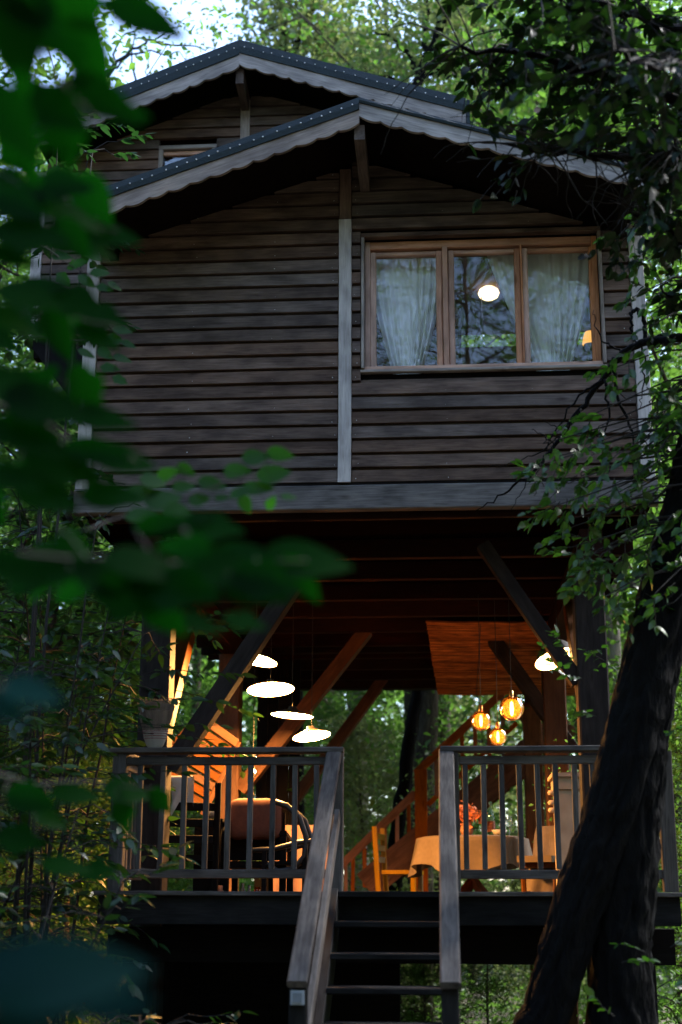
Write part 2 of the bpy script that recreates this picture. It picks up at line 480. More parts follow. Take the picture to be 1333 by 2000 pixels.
# leaves -------------------------------------------------------------
def leaf_mesh(name, mat, wide=0.42, bend=0.15, tip=0.2, fold=0.12, lobes=0):
    """one leaf, 1 long along +X from its stalk, with a midrib fold and an uneven edge"""
    n = 7
    v = []; f = []
    for i in range(n + 1):
        t = i / n
        w = wide * (math.sin(math.pi * min(1, t ** 0.8)) ** 0.8) * (1 - tip * t)
        if lobes:
            w *= 1 + 0.22 * math.cos(t * math.pi * 2 * lobes)
        if i == n:
            w = 0.0
        z = -bend * t * t
        v += [(t, -w / 2, z + fold * w * 0.6), (t, 0, z), (t, w / 2, z + fold * w * 0.6)]
    for i in range(n):
        a = i * 3
        f += [(a, a + 3, a + 4, a + 1), (a + 1, a + 4, a + 5, a + 2)]
    return mesh(name, v, f, mat, True)

def leaf_matrix(p, direction, normal, size):
    x = Vector(direction).normalized(); nrm = Vector(normal)
    y = nrm.cross(x)
    y = y.normalized() if y.length > 1e-5 else x.orthogonal().normalized()
    z = x.cross(y)
    Mx = Matrix((x * size, y * size, z * size)).transposed().to_4x4()
    Mx.translation = Vector(p)
    return Mx

def leaf_cloud(cent, size, rng, up=0.5, wide=0.5, spread=0.35):
    """many small folded leaves: cent (n,3) -> vertices and quads"""
    cent = np.asarray(cent, float); n = len(cent)
    nr = rng.normal(size=(n, 3)); nr[:, 2] = np.abs(nr[:, 2]) + up * 2
    nr /= np.linalg.norm(nr, axis=1, keepdims=True)
    t = rng.normal(size=(n, 3)); t -= nr * np.sum(t * nr, 1, keepdims=True)
    t /= np.linalg.norm(t, axis=1, keepdims=True) + 1e-9
    b = np.cross(nr, t)
    s = size * (1 + spread * rng.normal(size=(n, 1))).clip(0.4, 1.9)
    w = s * wide * 0.5
    dn = nr * s * 0.10
    P = np.stack([cent - t * s * 0.5, cent - t * s * 0.12 + b * w + dn, cent + t * s * 0.2 + b * w * 0.8 + dn, cent + t * s * 0.5 - dn,
                  cent + t * s * 0.2 - b * w * 0.8 + dn, cent - t * s * 0.12 - b * w + dn], 1)
    base = (np.arange(n) * 6)[:, None]
    q = np.concatenate([base + np.array([[0, 1, 2, 3]]), base + np.array([[0, 3, 4, 5]])], 0)
    return P.reshape(-1, 3), q

# ------------------------------------------------------------------ setting: ground
def ground_z(x, y):
    d = math.hypot(x, y - 14)
    return 0.25 * noise.noise(Vector((x * 0.12, y * 0.12, 0.3))) + 0.02 * max(0, d - 20) - 0.1
gv = []; gf = []
xs = [-90 + i * 3 for i in range(61)]
for j, y in enumerate(range(-60, 121, 3)):
    for x in xs:
        gv.append((x, y, ground_z(x, y)))
for j in range(60):
    for i in range(60):
        a = j * 61 + i
        gf.append((a, a + 1, a + 62, a + 61))
g = link('ground', mesh('ground', gv, gf, M_GROUND, True)); g['kind'] = 'structure'

# ------------------------------------------------------------------ tree house
house = thing('tree_house', 'dark clapboard tree house on timber posts with scalloped gable boards', 'tree house', (-0.56, 13.5, 0))
WY = 9.80                                   # front of the wall
ZB, EXP = 4.535, 0.1105                     # bottom of the cladding, exposure of a board
RX, SL = -0.556, 0.345                      # ridge, slope
def clap_mesh(x0, x1, cl0=0.0, cl1=0.0):
    L = x1 - x0
    n = max(2, int(L / 0.4) + 1)
    v = []; f = []
    hh = EXP * 1.16
    for i in range(n):
        x = -L / 2 + L * i / (n - 1)
        w = rnd.uniform(-0.0014, 0.0014); d = rnd.uniform(-0.0015, 0.0015)
        t = i / (n - 1)
        def sx(z):
            a = -L / 2 + cl0 * z; b = L / 2 - cl1 * z
            return a + (b - a) * t if b > a else (a + b) / 2
        if L - (cl0 + cl1) * hh < 0.02:
            hq = max(0.02, (L - 0.02) / (cl0 + cl1))
        else:
            hq = hh
        q = hq / hh
        v += [(x, -0.053 + d, w), (sx(0.006 * q), -0.053 + d, 0.006 * q + w), (sx(0.089 * q), -0.043 + d, 0.089 * q + w), (sx(0.092 * q), -0.008, 0.092 * q + w),
              (sx(hq), -0.004, hq), (sx(hq), 0.004, hq), (x, -0.006, w)]
    for i in range(n - 1):
        a = i * 7
        for k in range(7):
            k2 = (k + 1) % 7
            f.append((a + k, a + 7 + k, a + 7 + k2, a + k2))
    f.append(tuple(range(7))); f.append(tuple(n * 7 - 1 - k for k in range(7)))
    return mesh('clapboard', v, f, W_CLAP)
def clap(x0, x1, z, y, parent, cl0=0.0, cl1=0.0):
    if x1 - x0 < 0.03:
        return
    Mx = T(((x0 + x1) / 2, y, z)) @ Matrix.Rotation(rnd.uniform(-0.0015, 0.0015), 4, 'Y')
    link('clapboard', clap_mesh(x0, x1, cl0, cl1), Mx, parent)
nails = MB()
def nail(x, y, z, r=0.0055):
    nails.add([(x + r * math.cos(a), y, z + r * math.sin(a)) for a in (0.3, 1.35, 2.4, 3.4, 4.5, 5.5)] + [(x, y - 0.004, z)],
              [(k, (k + 1) % 6, 6) for k in range(6)])
WX0, WX1, WZ0, WZ1 = -0.573, 1.210, 5.372, 6.486
for i in range(25):
    z = ZB + EXP * i
    top = z + EXP * 1.16
    hw = (7.09 - z) / SL
    xl, xr = max(-2.545, RX - hw), min(1.405, RX + hw)
    cl = 1 / SL if RX - hw > -2.545 else 0.0
    cr = 1 / SL if RX + hw < 1.405 else 0.0
    if RX - hw < -0.76:
        clap(xl, -0.742, z, WY, house, cl, 0.0)
    if top > WZ0 + 0.02 and z < WZ1 - 0.02:
        clap(-0.641, WX0 - 0.004, z, WY, house)
        clap(WX1 + 0.004, xr, z, WY, house, 0.0, cr)
        spans = [(-0.641, WX0), (WX1, xr)]
    elif xr > -0.62:
        clap(-0.641, xr, z, WY, house, 0.0, cr)
        spans = [(-0.641, xr)]
    for nx in (-2.50, -1.83, -1.22, -0.775, -0.605, 0.05, 0.68, 1.36):
        if xl + 0.02 < nx < xr and (nx < -0.7 or any(a < nx < b for a, b in spans)) and rnd.random() < 0.85:
            nail(nx + rnd.uniform(-0.015, 0.015), WY - 0.0490, z + 0.020 + rnd.uniform(-0.006, 0.006), rnd.uniform(0.003, 0.0055))
# backing wall behind the cladding, with the window opening
bk = MB()
for a, b in (((-2.6, 0, 4.5), (WX0, 0, 6.42)), ((WX1, 0, 4.5), (1.47, 0, 6.5)), ((WX0, 0, 4.5), (WX1, 0, WZ0)), ((WX0, 0, WZ1), (WX1, 0, 6.6))):
    bk.box((a[0], WY + 0.012, a[2]), (b[0], WY + 0.06, b[2]))
bk.add([(-2.6, WY + 0.03, 6.4), (1.47, WY + 0.03, 6.4), (RX, WY + 0.03, 7.1)], [(0, 1, 2)])
bk.at('wall', W_DARK, house, (0, WY, 4.5))
for xa, xb in ((-2.652, -2.552), (1.412, 1.512)):
    beam('corner_board', ((xa + xb) / 2, WY - 0.03, 4.512), ((xa + xb) / 2, WY - 0.03, 6.50), 0.1, 0.07, W_TRIM, house, up=(0, 1, 0))
    xs_ = -2.640 if xa < 0 else 1.500
    sb = MB(); sb.box((xs_ - 0.01, WY + 0.012, 4.4), (xs_ + 0.01, 17.8, 6.44)); sb.at('side_wall', W_CLAP, house, (xs_, 13, 4.4))
beam('centre_board', (-0.6915, WY - 0.04, 4.53), (-0.6915, WY - 0.04, 6.60), 0.094, 0.06, W_TRIM, house, up=(0, 1, 0))
beam('centre_board', (-0.6885, WY - 0.036, 6.603), (-0.6885, WY - 0.036, 7.02), 0.088, 0.06, W_CLAP, house, up=(0, 1, 0))
beam('bottom_beam', (-2.655, WY - 0.03, 4.415), (1.52, WY - 0.03, 4.415), 0.09, 0.180, W_BEAM, house, ch=0.008)
lg = MB(); lg.box((-2.65, WY - 0.045, 4.5085), (1.515, WY + 0.01, 4.531)); lg.at('drip_ledge', W_DARK, house, (0, WY, 4.5))

def barge(name_, x0, z0, x1, z1, y, h, mat, parent, scallop=0.16, amp=0.026, thick=0.028):
    """a sloping gable board whose lower edge is cut in scallops"""
    if x1 < x0:
        Mx, L = frame((x1, y, z1), (x0, y, z0)); flip = True
    else:
        Mx, L = frame((x0, y, z0), (x1, y, z1)); flip = False
    dn = Mx.to_3x3().inverted() @ Vector((0, 0, -1))          # plumb cut, so that the two boards meet in a mitre
    n = int(L / 0.02)
    v = []; f = []
    for i in range(n + 1):
        t = L * i / n
        q = L - t if flip else t
        w = (h - amp * 0.5 + amp * (0.85 + 0.3 * noise.noise(Vector((q * 3, x0, 1)))) * (abs(math.sin(math.pi * (q + 0.02 * noise.noise(Vector((q * 4, z0, 7)))) / scallop)) ** 0.8) + 0.005 * noise.noise(Vector((t * 6, x0, z0)))) / abs(dn.z)
        for yy in (-thick / 2, thick / 2):
            v += [(t - L / 2, yy, 0), (t - L / 2 + dn.x * w, yy, dn.z * w)]
    for i in range(n):
        a = i * 4
        f += [(a, a + 1, a + 5, a + 4), (a + 2, a + 6, a + 7, a + 3), (a, a + 4, a + 6, a + 2), (a + 1, a + 3, a + 7, a + 5)]
    f += [(0, 2, 3, 1), (n * 4, n * 4 + 1, n * 4 + 3, n * 4 + 2)]
    return link(name_, mesh(name_, v, f, mat), Mx, parent)

def roof(rx, rz, xl, zl, xr, zr, y0, y1, hb, fl, fr, parent):
    """gable roof: two slabs, felt strips with nails, scalloped gable boards; rz/zl/zr are the tops of the felt"""
    for (xe, ze, fh, sgn) in ((xl, zl, fl, -1), (xr, zr, fr, 1)):
        sl = MB()
        th = 0.05
        v = []
        for yy in (y0 + 0.03, y1):
            v += [(rx, yy, rz - 0.004), (xe, yy, ze - 0.004), (xe, yy, ze - th), (rx, yy, rz - th)]
        sl.add(v, [(0, 1, 2, 3), (7, 6, 5, 4), (0, 4, 5, 1), (1, 5, 6, 2), (2, 6, 7, 3), (3, 7, 4, 0)])
        sl.at('roof', W_DARK, parent, (rx, y0, rz))
        # felt strip folded over the edge
        L = math.hypot(xe - rx, ze - rz); n = 26
        v = []; f = []
        for i in range(n + 1):
            t = i / n
            x = rx + (xe - rx) * t; z = rz + (ze - rz) * t + 0.004 * noise.noise(Vector((t * 9, rx, 2))); w = rnd.uniform(-0.004, 0.004)
            v += [(x, y0 + 0.45, z + 0.006), (x, y0 - 0.012, z + 0.006), (x, y0 - 0.020 + w, z - fh * 0.5), (x, y0 - 0.014 + w, z - fh), (x, y0 + 0.02, z - fh + 0.003)]
        for i in range(n):
            a = i * 5
            for k in range(4):
                f.append((a + k, a + k + 1, a + 6 + k, a + 5 + k) if sgn < 0 else (a + k, a + 5 + k, a + 6 + k, a + k + 1))
        mb = MB(); mb.add(v, f); felt = mb.at('roof_edge', M_FELT, parent, (rx, y0, rz))
        nb = MB(); k = 0; s = 0.05
        while s < L:
            t = s / L; x = rx + (xe - rx) * t; z = rz + (ze - rz) * t - fh * (0.42 + 0.12 * rnd.random())
            r = 0.0065
            nb.add([(x + r * math.cos(a), y0 - 0.024, z + r * math.sin(a)) for a in (0.3, 1.35, 2.4, 3.4, 4.5, 5.5)] + [(x, y0 - 0.030, z)], [(q, (q + 1) % 6, 6) for q in range(6)])
            s += 0.088 + rnd.uniform(-0.022, 0.022)
        if fh > 0.05:
            o = nb.at('nail', M_NAIL, felt, (rx, y0, rz)); o['kind'] = 'stuff'
        o = barge('gable_board', rx, rz - fh, xe, ze - fh, y0 + 0.012, hb, W_GREY, parent)
        # soffit boards under the overhang
    return

roof(-0.541, 7.168, -2.58, 6.445, 1.518, 6.514, 9.00, 11.66, 0.110, 0.090, 0.034, house)
beam('ridge_beam', (-0.541, 9.05, 6.93), (-0.541, 9.79, 6.90), 0.075, 0.12, W_CLAP, house)
beam('purlin', (-2.45, 9.06, 6.37), (-2.45, 9.79, 6.37), 0.07, 0.1, W_DARK, house)
beam('purlin', (1.33, 9.06, 6.43), (1.33, 9.79, 6.43), 0.07, 0.1, W_DARK, house)
nn = nails.at('nail', M_NAIL, house, (0, WY, 5)); nn['kind'] = 'stuff'

# upper storey set back
UY = 11.70
URX = -1.76
for i in range(27):
    z = 6.10 + 0.103 * i
    top = z + EXP * 1.16
    hw = (8.95 - z)
    xl, xr = max(-3.60, URX - hw / 0.40), min(0.17, URX + hw / 0.34)
    cl = 2.5 if URX - hw / 0.40 > -3.60 else 0.0
    cr = 1 / 0.34 if URX + hw / 0.34 < 0.17 else 0.0
    if z < 6.45 or hw < 0.03:
        continue
    if top > 8.05 and z < 8.40:
        clap(xl, -2.56, z, UY, house, cl); clap(-2.02, URX - 0.045, z, UY, house)
    else:
        clap(xl, URX - 0.045, z, UY, house, cl)
    clap(URX + 0.045, xr, z, UY, house, 0.0, cr)
ub = MB()
ub.box((-3.62, UY + 0.012, 6.45), (0.2, UY + 0.05, 8.22))
ub.add([(-3.62, UY + 0.03, 8.22), (0.2, UY + 0.03, 8.22), (URX, UY + 0.03, 8.95)], [(0, 1, 2)])
for xx in (-3.64, 0.19):
    ub.box((xx - 0.01, UY + 0.055, 6.45), (xx + 0.01, 17.6, 8.22))
ub.at('upper_wall', W_DARK, house, (-1.7, UY, 7))
beam('corner_board', (-3.655, UY - 0.02, 6.5), (-3.655, UY - 0.02, 8.16), 0.10, 0.05, W_TRIM, house, up=(0, 1, 0))
beam('centre_board', (URX, UY - 0.03, 6.6), (URX, UY - 0.03, 8.84), 0.086, 0.05, W_GREY, house, up=(0, 1, 0))
roof(URX, 9.167, -3.66, 8.406, 0.27, 8.484, 11.20, 17.9, 0.120, 0.145, 0.125, house)
beam('ridge_beam', (URX, 11.25, 8.84), (URX, 11.69, 8.80), 0.07, 0.16, W_CLAP, house)
fe = MB(); fe.box((0.275, 11.19, 8.20), (0.305, 11.75, 8.475)); fe.at('roof_edge', M_FELT, house, (0.29, 11.4, 8.3))
beam('fascia', (0.258, 11.21, 8.27), (0.258, 14.0, 8.27), 0.022, 0.13, W_GREY, house)
beam('bracket', (-3.60, 11.75, 6.60), (-2.70, 11.75, 5.45), 0.14, 0.30, W_DARK, house)
beam('floor_beam', (-3.64, 11.78, 6.42), (-2.64, 11.78, 6.42), 0.12, 0.16, W_DARK, house)
# small window of the upper storey (its top shows above the roof)
sw = beam('window', (-2.56, UY - 0.03, 8.372), (-2.02, UY - 0.03, 8.372), 0.05, 0.04, W_GREY, house)
for xx in (-2.54, -2.04):
    beam('frame', (xx, UY - 0.03, 7.9), (xx, UY - 0.03, 8.351), 0.04, 0.05, W_GREY, sw, up=(0, 1, 0))
beam('sash', (-2.52, UY - 0.008, 8.325), (-2.06, UY - 0.008, 8.325), 0.03, 0.04, W_FRAME, sw)
pn = MB(); pn.box((-2.52, UY + 0.002, 7.9), (-2.06, UY + 0.008, 8.31)); pn.at('pane', G_PANE, sw, (-2.3, UY, 8.1))

# front window ------------------------------------------------------
FY = WY + 0.055
win = beam('window', (WX0, WY - 0.03, WZ1 - 0.018), (WX1, WY - 0.03, WZ1 - 0.018), 0.06, 0.035, W_CLAP, house)
for xx in (WX0 + 0.012, WX1 - 0.012):
    beam('trim', (xx, WY - 0.03, WZ0 + 0.03), (xx, WY - 0.03, WZ1 - 0.037), 0.024, 0.06, W_GREY, win, up=(0, 1, 0))
beam('sill', (WX0 - 0.005, WY - 0.02, WZ0 + 0.011), (WX1 + 0.005, WY - 0.02, WZ0 + 0.011), 0.05, 0.022, W_GREY, win)
jm = MB(); jm.box((WX0 + 0.0, WY + 0.0, WZ1 - 0.036), (WX1, FY + 0.05, WZ1 - 0.026)); jm.at('lintel', W_DARK, win, (0.3, WY, WZ1))  # shadow at the head of the recess is put into the dark colour
ZS0, ZS1 = WZ0 + 0.027, WZ1 - 0.040
# frame bars
beam('frame', (WX0 + 0.045, FY, ZS0 + 0.0), (WX0 + 0.045, FY, ZS1), 0.04, 0.07, W_FRAME, win, up=(0, 1, 0))
beam('frame', (WX1 - 0.045, FY, ZS0 + 0.0), (WX1 - 0.045, FY, ZS1), 0.04, 0.07, W_FRAME, win, up=(0, 1, 0))
beam('frame', (WX0 + 0.066, FY, ZS1 - 0.03), (WX1 - 0.066, FY, ZS1 - 0.03), 0.07, 0.06, W_FRAME, win)
beam('frame', (WX0 + 0.024, FY - 0.037, ZS0 + 0.013), (WX1 - 0.024, FY - 0.037, ZS0 + 0.013), 0.085, 0.030, W_FRAME, win)
PX = [(-0.463, -0.014), (0.122, 0.570), (0.672, 1.124)]
PZ0, PZ1 = 5.425, 6.335
for q, (xa, xb) in enumerate(PX):
    fw = 0.047
    for (a, b) in ((xa - fw / 2, 'v'), (xb + fw / 2, 'v')):
        beam('sash', (a, FY + 0.002, PZ0 - 0.014), (a, FY + 0.002, PZ1 + 0.03), fw, 0.052, W_FRAME, win, up=(0, 1, 0), ch=0.008)
    beam('sash', (xa, FY + 0.004, PZ0 - 0.010), (xb, FY + 0.004, PZ0 - 0.010), 0.05, 0.026, W_FRAME, win, ch=0.006)
    beam('sash', (xa, FY + 0.004, PZ1 + 0.015), (xb, FY + 0.004, PZ1 + 0.015), 0.05, 0.032, W_FRAME, win, ch=0.006)
    # panes are never perfectly flat
    v = []; f = []
    for j in range(9):
        for i in range(7):
            x = xa + (xb - xa) * i / 6; z = PZ0 + (PZ1 - PZ0) * j / 8
            v.append((x - (xa + xb) / 2, 0.0012 * noise.noise(Vector((x * 3, z * 3, q))) , z - (PZ0 + PZ1) / 2))
    for j in range(8):
        for i in range(6):
            a = j * 7 + i; f.append((a, a + 1, a + 8, a + 7))
    link('pane', mesh('pane', v, f, G_PANE, True), T(((xa + xb) / 2, FY + 0.012, (PZ0 + PZ1) / 2)), win)
for (xa, xb) in ((0.0345, 0.0735), (0.6185, 0.6235)):
    beam('mullion', ((xa + xb) / 2, FY - 0.008, ZS0 + 0.021), ((xa + xb) / 2, FY - 0.008, ZS1 - 0.061), max(0.012, xb - xa), 0.08, W_FRAME, win, up=(0, 1, 0))

# room behind the window
rm = MB()
rm.box((-2.55, 12.35, 4.5), (1.42, 12.4, 6.6)); rm.box((-1.35, 9.9, 4.5), (-1.30, 12.35, 6.9)); rm.box((1.42, 9.9, 4.5), (1.45, 12.35, 6.6))
rm.box((-1.3, 9.9, 4.46), (1.42, 12.35, 4.52)); rm.box((-1.3, 9.9, 6.72), (1.42, 12.35, 6.76))
rm.at('room', M_ROOM, house, (0, 11, 4.5))

def curtain(name_, top, bot, y, e0, e1, n=60, rows=18, folds=9):
    v = []; f = []
    for j in range(rows + 1):
        t = j / rows
        x0 = top[0] + (bot[0] - top[0]) * t ** e0; x1 = top[1] + (bot[1] - top[1]) * t ** e1
        z = 6.40 - (6.40 - 5.40) * t
        for i in range(n + 1):
            s = i / n
            v.append((x0 + (x1 - x0) * s, y + (0.016 + 0.040 * t) * (0.55 + 0.45 * math.sin(s * 7.3 + y * 3 + folds)) * math.sin(s * folds * 2 * math.pi + 1.6 * math.sin(s * 5.1 + folds)) + 0.01 * noise.noise(Vector((s * 5, t * 3, y))), z))
    for j in range(rows):
        for i in range(n):
            a = j * (n + 1) + i
            f.append((a, a + 1, a + n + 2, a + n + 1))
    mb = MB(); mb.add(v, f)
    return mb.at(name_, M_CURTAIN, None, (sum(top) / 2, y, 6.4), True)
cu = curtain('curtain', (-0.53, 0.03), (-0.33, -0.155), 9.99, 1.5, 1.9); tag(cu, 'white net curtain gathered narrow behind the left window pane', 'curtain', 'net curtains behind the front window')
cu = curtain('curtain', (0.37, 1.19), (0.735, 0.955), 9.99, 1.1, 1.3, folds=10); tag(cu, 'white net curtain swept across the right window pane beside the bedside lamp', 'curtain', 'net curtains behind the front window')

# ceiling lamp and bedside lamp seen through the glass
lp = thing('ceiling_lamp', 'round glowing ceiling lamp seen through the middle window pane', 'lamp', (0.432, 11.3, 6.72))
mb = MB(); mb.lathe([(0.001, 0.058), (0.05, 0.052), (0.082, 0.028), (0.092, 0.0), (0.08, -0.03), (0.05, -0.05), (0.001, -0.058)], 24, (0.432, 11.3, 6.665)); mb.at('lamp_shade', E_ROOM, lp, (0.432, 11.3, 6.66), True)
mb = MB(); mb.tube([(0.37, 11.28, 6.63), (0.368, 11.28, 6.25)], 0.004, 6); mb.at('pull_cord', M_LIME, lp, (0.37, 11.28, 6.4))
lp = thing('bedside_lamp', 'small glowing bedside lamp in the lower right corner of the window', 'lamp', (1.20, 10.9, 5.6))
mb = MB(); mb.lathe([(0.035, 0.055), (0.055, 0.0), (0.062, -0.05)], 20, (1.225, 10.9, 6.065)); mb.at('lamp_shade', E_BED, lp, (1.20, 10.9, 6.1), True)
mb = MB(); mb.lathe([(0.015, 0.0), (0.015, 0.3), (0.05, 0.32), (0.05, 0.36)], 12, (1.225, 10.9, 5.65)); mb.at('base', W_DARK, lp, (1.20, 10.9, 5.6), True)
bs = MB(); bs.box((0.95, 10.7, 4.53), (1.40, 11.2, 5.64)); o = bs.at('bedside_cabinet', W_DARK, None, (1.17, 10.95, 4.53)); tag(o, 'dark bedside cabinet under the glowing lamp behind the window', 'cabinet')

# under-structure ---------------------------------------------------
FZ = 1.50                                    # floor under the house
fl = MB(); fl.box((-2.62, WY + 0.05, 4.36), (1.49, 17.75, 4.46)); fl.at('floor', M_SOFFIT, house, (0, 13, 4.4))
beam('joist', (-2.58, 9.93, 4.325), (1.46, 9.93, 4.325), 0.05, 0.05, W_JOIST, house)
for i, y in enumerate((10.05 + 0.70, 10.78 + 0.72, 12.30, 13.06, 13.82, 14.58, 15.34, 16.1, 16.86)):
    beam('joist', (-2.58, y, 4.28), (1.46, y, 4.28), 0.075, 0.15, W_JOIST, house)
for x in (-2.11, 1.06):
    beam('side_beam', (x, 9.9, 4.10), (x, 17.7, 4.10), 0.16, 0.20, W_JOIST, house)
beam('rear_beam', (-2.6, 17.62, 4.40), (1.47, 17.62, 4.40), 0.18, 0.40, W_JOIST, house)
beam('rear_beam', (-2.6, 15.0, 4.32), (-0.02, 15.0, 4.32), 0.10, 0.23, W_JOIST, house)
ROWS = [(10.3, W_POST), (13.9, W_ORANGE), (17.6, W_RED)]
for y, m in ROWS:
    beam('post', (-2.11, y, 0.0), (-2.11, y, 4.0), 0.22, 0.22, m, house, up=(0, 1, 0), ch=0.012)
    beam('post', (1.06, y, 0.0), (1.06, y, 4.0), 0.22, 0.22, m, house, up=(0, 1, 0), ch=0.012)
beam('brace', (-1.99, 10.3, 2.55), (-0.95, 10.3, 4.16), 0.13, 0.165, W_POST, house, up=(0, 1, 0))
beam('brace', (0.96, 10.3, 3.16), (0.30, 10.3, 4.19), 0.10, 0.13, W_POST, house, up=(0, 1, 0))
beam('brace', (-1.99, 13.9, 2.68), (-0.76, 13.9, 4.24), 0.13, 0.19, W_ORANGE, house, up=(0, 1, 0))
beam('brace', (1.22, 13.9, 3.04), (0.42, 13.9, 4.24), 0.13, 0.19, W_POST, house, up=(0, 1, 0))
beam('brace', (-2.02, 17.6, 2.62), (-0.70, 17.6, 4.40), 0.13, 0.20, W_RED, house, up=(0, 1, 0))
beam('brace', (1.50, 17.6, 3.05), (0.80, 17.6, 4.12), 0.13, 0.20, W_RED, house, up=(0, 1, 0))
beam('side_brace', (-2.11, 10.42, 2.75), (-2.11, 11.65, 4.02), 0.13, 0.15, W_ORANGE, house)
beam('side_brace', (1.06, 10.42, 2.75), (1.06, 11.65, 4.02), 0.13, 0.15, W_ORANGE, house)
# dark board screen closing the back left corner
for i in range(4):
    x = -1.98 + i * 0.118
    beam('screen_board', (x, 15.4, 1.52), (x, 15.4, 4.2), 0.114, 0.03, W_DARK, house, up=(0, 1, 0))

# reed ceiling mat
mat_ = thing('reed_mat', 'sagging reed mat lining the ceiling above the globe lamps', 'reed mat', (0.5, 13.4, 4.1))
rows = []
rd = MB()
nr = 96
def mat_z(x, t):
    return 4.19 - 0.06 * math.sin(math.pi * t) - 0.30 * t ** 1.6 + 0.02 * noise.noise(Vector((x * 2, t * 5, 1)))
for i in range(nr):
    t = i / nr
    y = 13.25 + 2.65 * t
    x0 = -0.16 + 0.09 * t + rnd.uniform(-0.010, 0.010); x1 = 1.44 + rnd.uniform(-0.04, 0.02)
    pts = []
    for k in range(7):
        x = x0 + (x1 - x0) * k / 6
        pts.append((x, y + 0.012 * noise.noise(Vector((x * 2, i * 0.37, 4))), mat_z(x, t) - 0.02 * (k / 6) + rnd.uniform(-0.004, 0.004)))
    rd.tube(pts, [0.017 * rnd.choice((0.75, 0.9, 1.0, 1.1, 1.2))] * 7, 5, False)
o = rd.at('reed', M_REED, mat_, (0.5, 13.4, 4.1)); o['kind'] = 'stuff'
bm_ = MB()
for x in (0.35, 1.0):
    bm_.tube([(x, 13.25 + 2.65 * k / 8, mat_z(x, k / 8) - 0.024) for k in range(9)], 0.003, 5)
bm_.at('binding', M_CORD, mat_, (0.5, 13.4, 4.1))

# ------------------------------------------------------------------ deck, railings, entry steps
DZ = 1.69
deck = thing('deck', 'grey timber deck under the tree house with weathered rim boards', 'deck', (-0.4, 9.8, 0))
for i in range(8):
    y = 9.19 + i * 0.146
    beam('plank', (-2.22, y, DZ - 0.014), (1.44, y, DZ - 0.014), 0.140, 0.028, W_DECK, deck)
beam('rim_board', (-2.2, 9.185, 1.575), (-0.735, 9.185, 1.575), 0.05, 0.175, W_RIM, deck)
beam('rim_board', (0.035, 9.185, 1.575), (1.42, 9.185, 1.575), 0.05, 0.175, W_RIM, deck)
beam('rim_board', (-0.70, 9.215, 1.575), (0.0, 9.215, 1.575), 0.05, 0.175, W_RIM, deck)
beam('bearer', (-2.2, 9.55, 1.36), (1.42, 9.55, 1.36), 0.16, 0.22, W_DARK, deck)
dk = MB(); dk.box((-2.2, 10.38, 1.42), (1.42, 18.6, 1.50)); dk.at('floor', W_DARK, deck, (0, 13, 1.45))
rs = MB(); rs.box((-2.2, 10.33, 1.42), (1.42, 10.375, 1.675)); rs.at('riser', W_DARK, deck, (0, 10.35, 1.5))
for x in (-2.0, -0.9, 1.2):
    beam('deck_post', (x, 9.5, -0.1), (x, 9.5, 1.25), 0.17, 0.17, W_DARK, deck, up=(0, 1, 0))
for x in (-1.9, -0.6, 0.9):
    beam('deck_post', (x, 13.0, -0.1), (x, 13.0, 1.42), 0.17, 0.17, W_DARK, deck, up=(0, 1, 0))
wallb = MB(); wallb.box((-2.1, 10.6, -0.1), (-0.35, 10.64, 1.42)); wallb.at('under_deck_sheet', W_DARK, deck, (-1.2, 10.6, 0))  # plain dark sheet closing off the black space under the deck

def railing(root, p0, p1, n, first, posts, y_in=0.0, post_h=0.0):
    p0, p1 = Vector(p0), Vector(p1)
    d = (p1 - p0).normalized()
    def pt(t, z): return (p0.x + (p1.x - p0.x) * t, p0.y + (p1.y - p0.y) * t, z)
    beam('top_rail', pt(-0.02, 2.572), pt(1.0, 2.572), 0.125, 0.036, W_DECK, root, ch=0.006)
    beam('upper_rail', pt(0.03, 2.505), pt(0.97, 2.505), 0.045, 0.052, W_DECK, root)
    beam('bottom_rail', pt(0.03, 1.797), pt(0.99, 1.797), 0.045, 0.055, W_DECK, root)
    for i in range(n):
        t = first + (1 - 2 * first) * i / (n - 1)
        a = Vector(pt(t, 1.826)); b = Vector(pt(t + rnd.uniform(-0.003, 0.003), 2.478))
        beam('baluster', a, b, 0.034, 0.038, W_DECK, root, up=(0, 1, 0), ch=0.003)
    for t in posts:
        beam('newel_post', pt(t, DZ + 0.002), pt(t, 2.552), 0.09, 0.09, W_DECK, root, up=(0, 1, 0), ch=0.006)
rl = thing('deck_railing', 'grey baluster railing along the left front of the deck, broom behind it', 'railing', (-1.4, 9.24, DZ), 'railings round the deck')
railing(rl, (-2.145, 9.24, 0), (-0.655, 9.24, 0), 9, 0.115, (0.022, 0.968))
rl2 = thing('deck_railing', 'short railing running back along the left side of the deck', 'railing', (-2.15, 10, DZ), 'railings round the deck')
railing(rl2, (-2.16, 9.31, 0), (-2.16, 10.18, 0), 6, 0.12, ())
rl3 = thing('deck_railing', 'grey baluster railing right of the steps, passing behind the leaning trunk', 'railing', (0.7, 9.24, DZ), 'railings round the deck')
railing(rl3, (-0.005, 9.24, 0), (1.40, 9.24, 0), 11, 0.09, (0.03, 0.985))

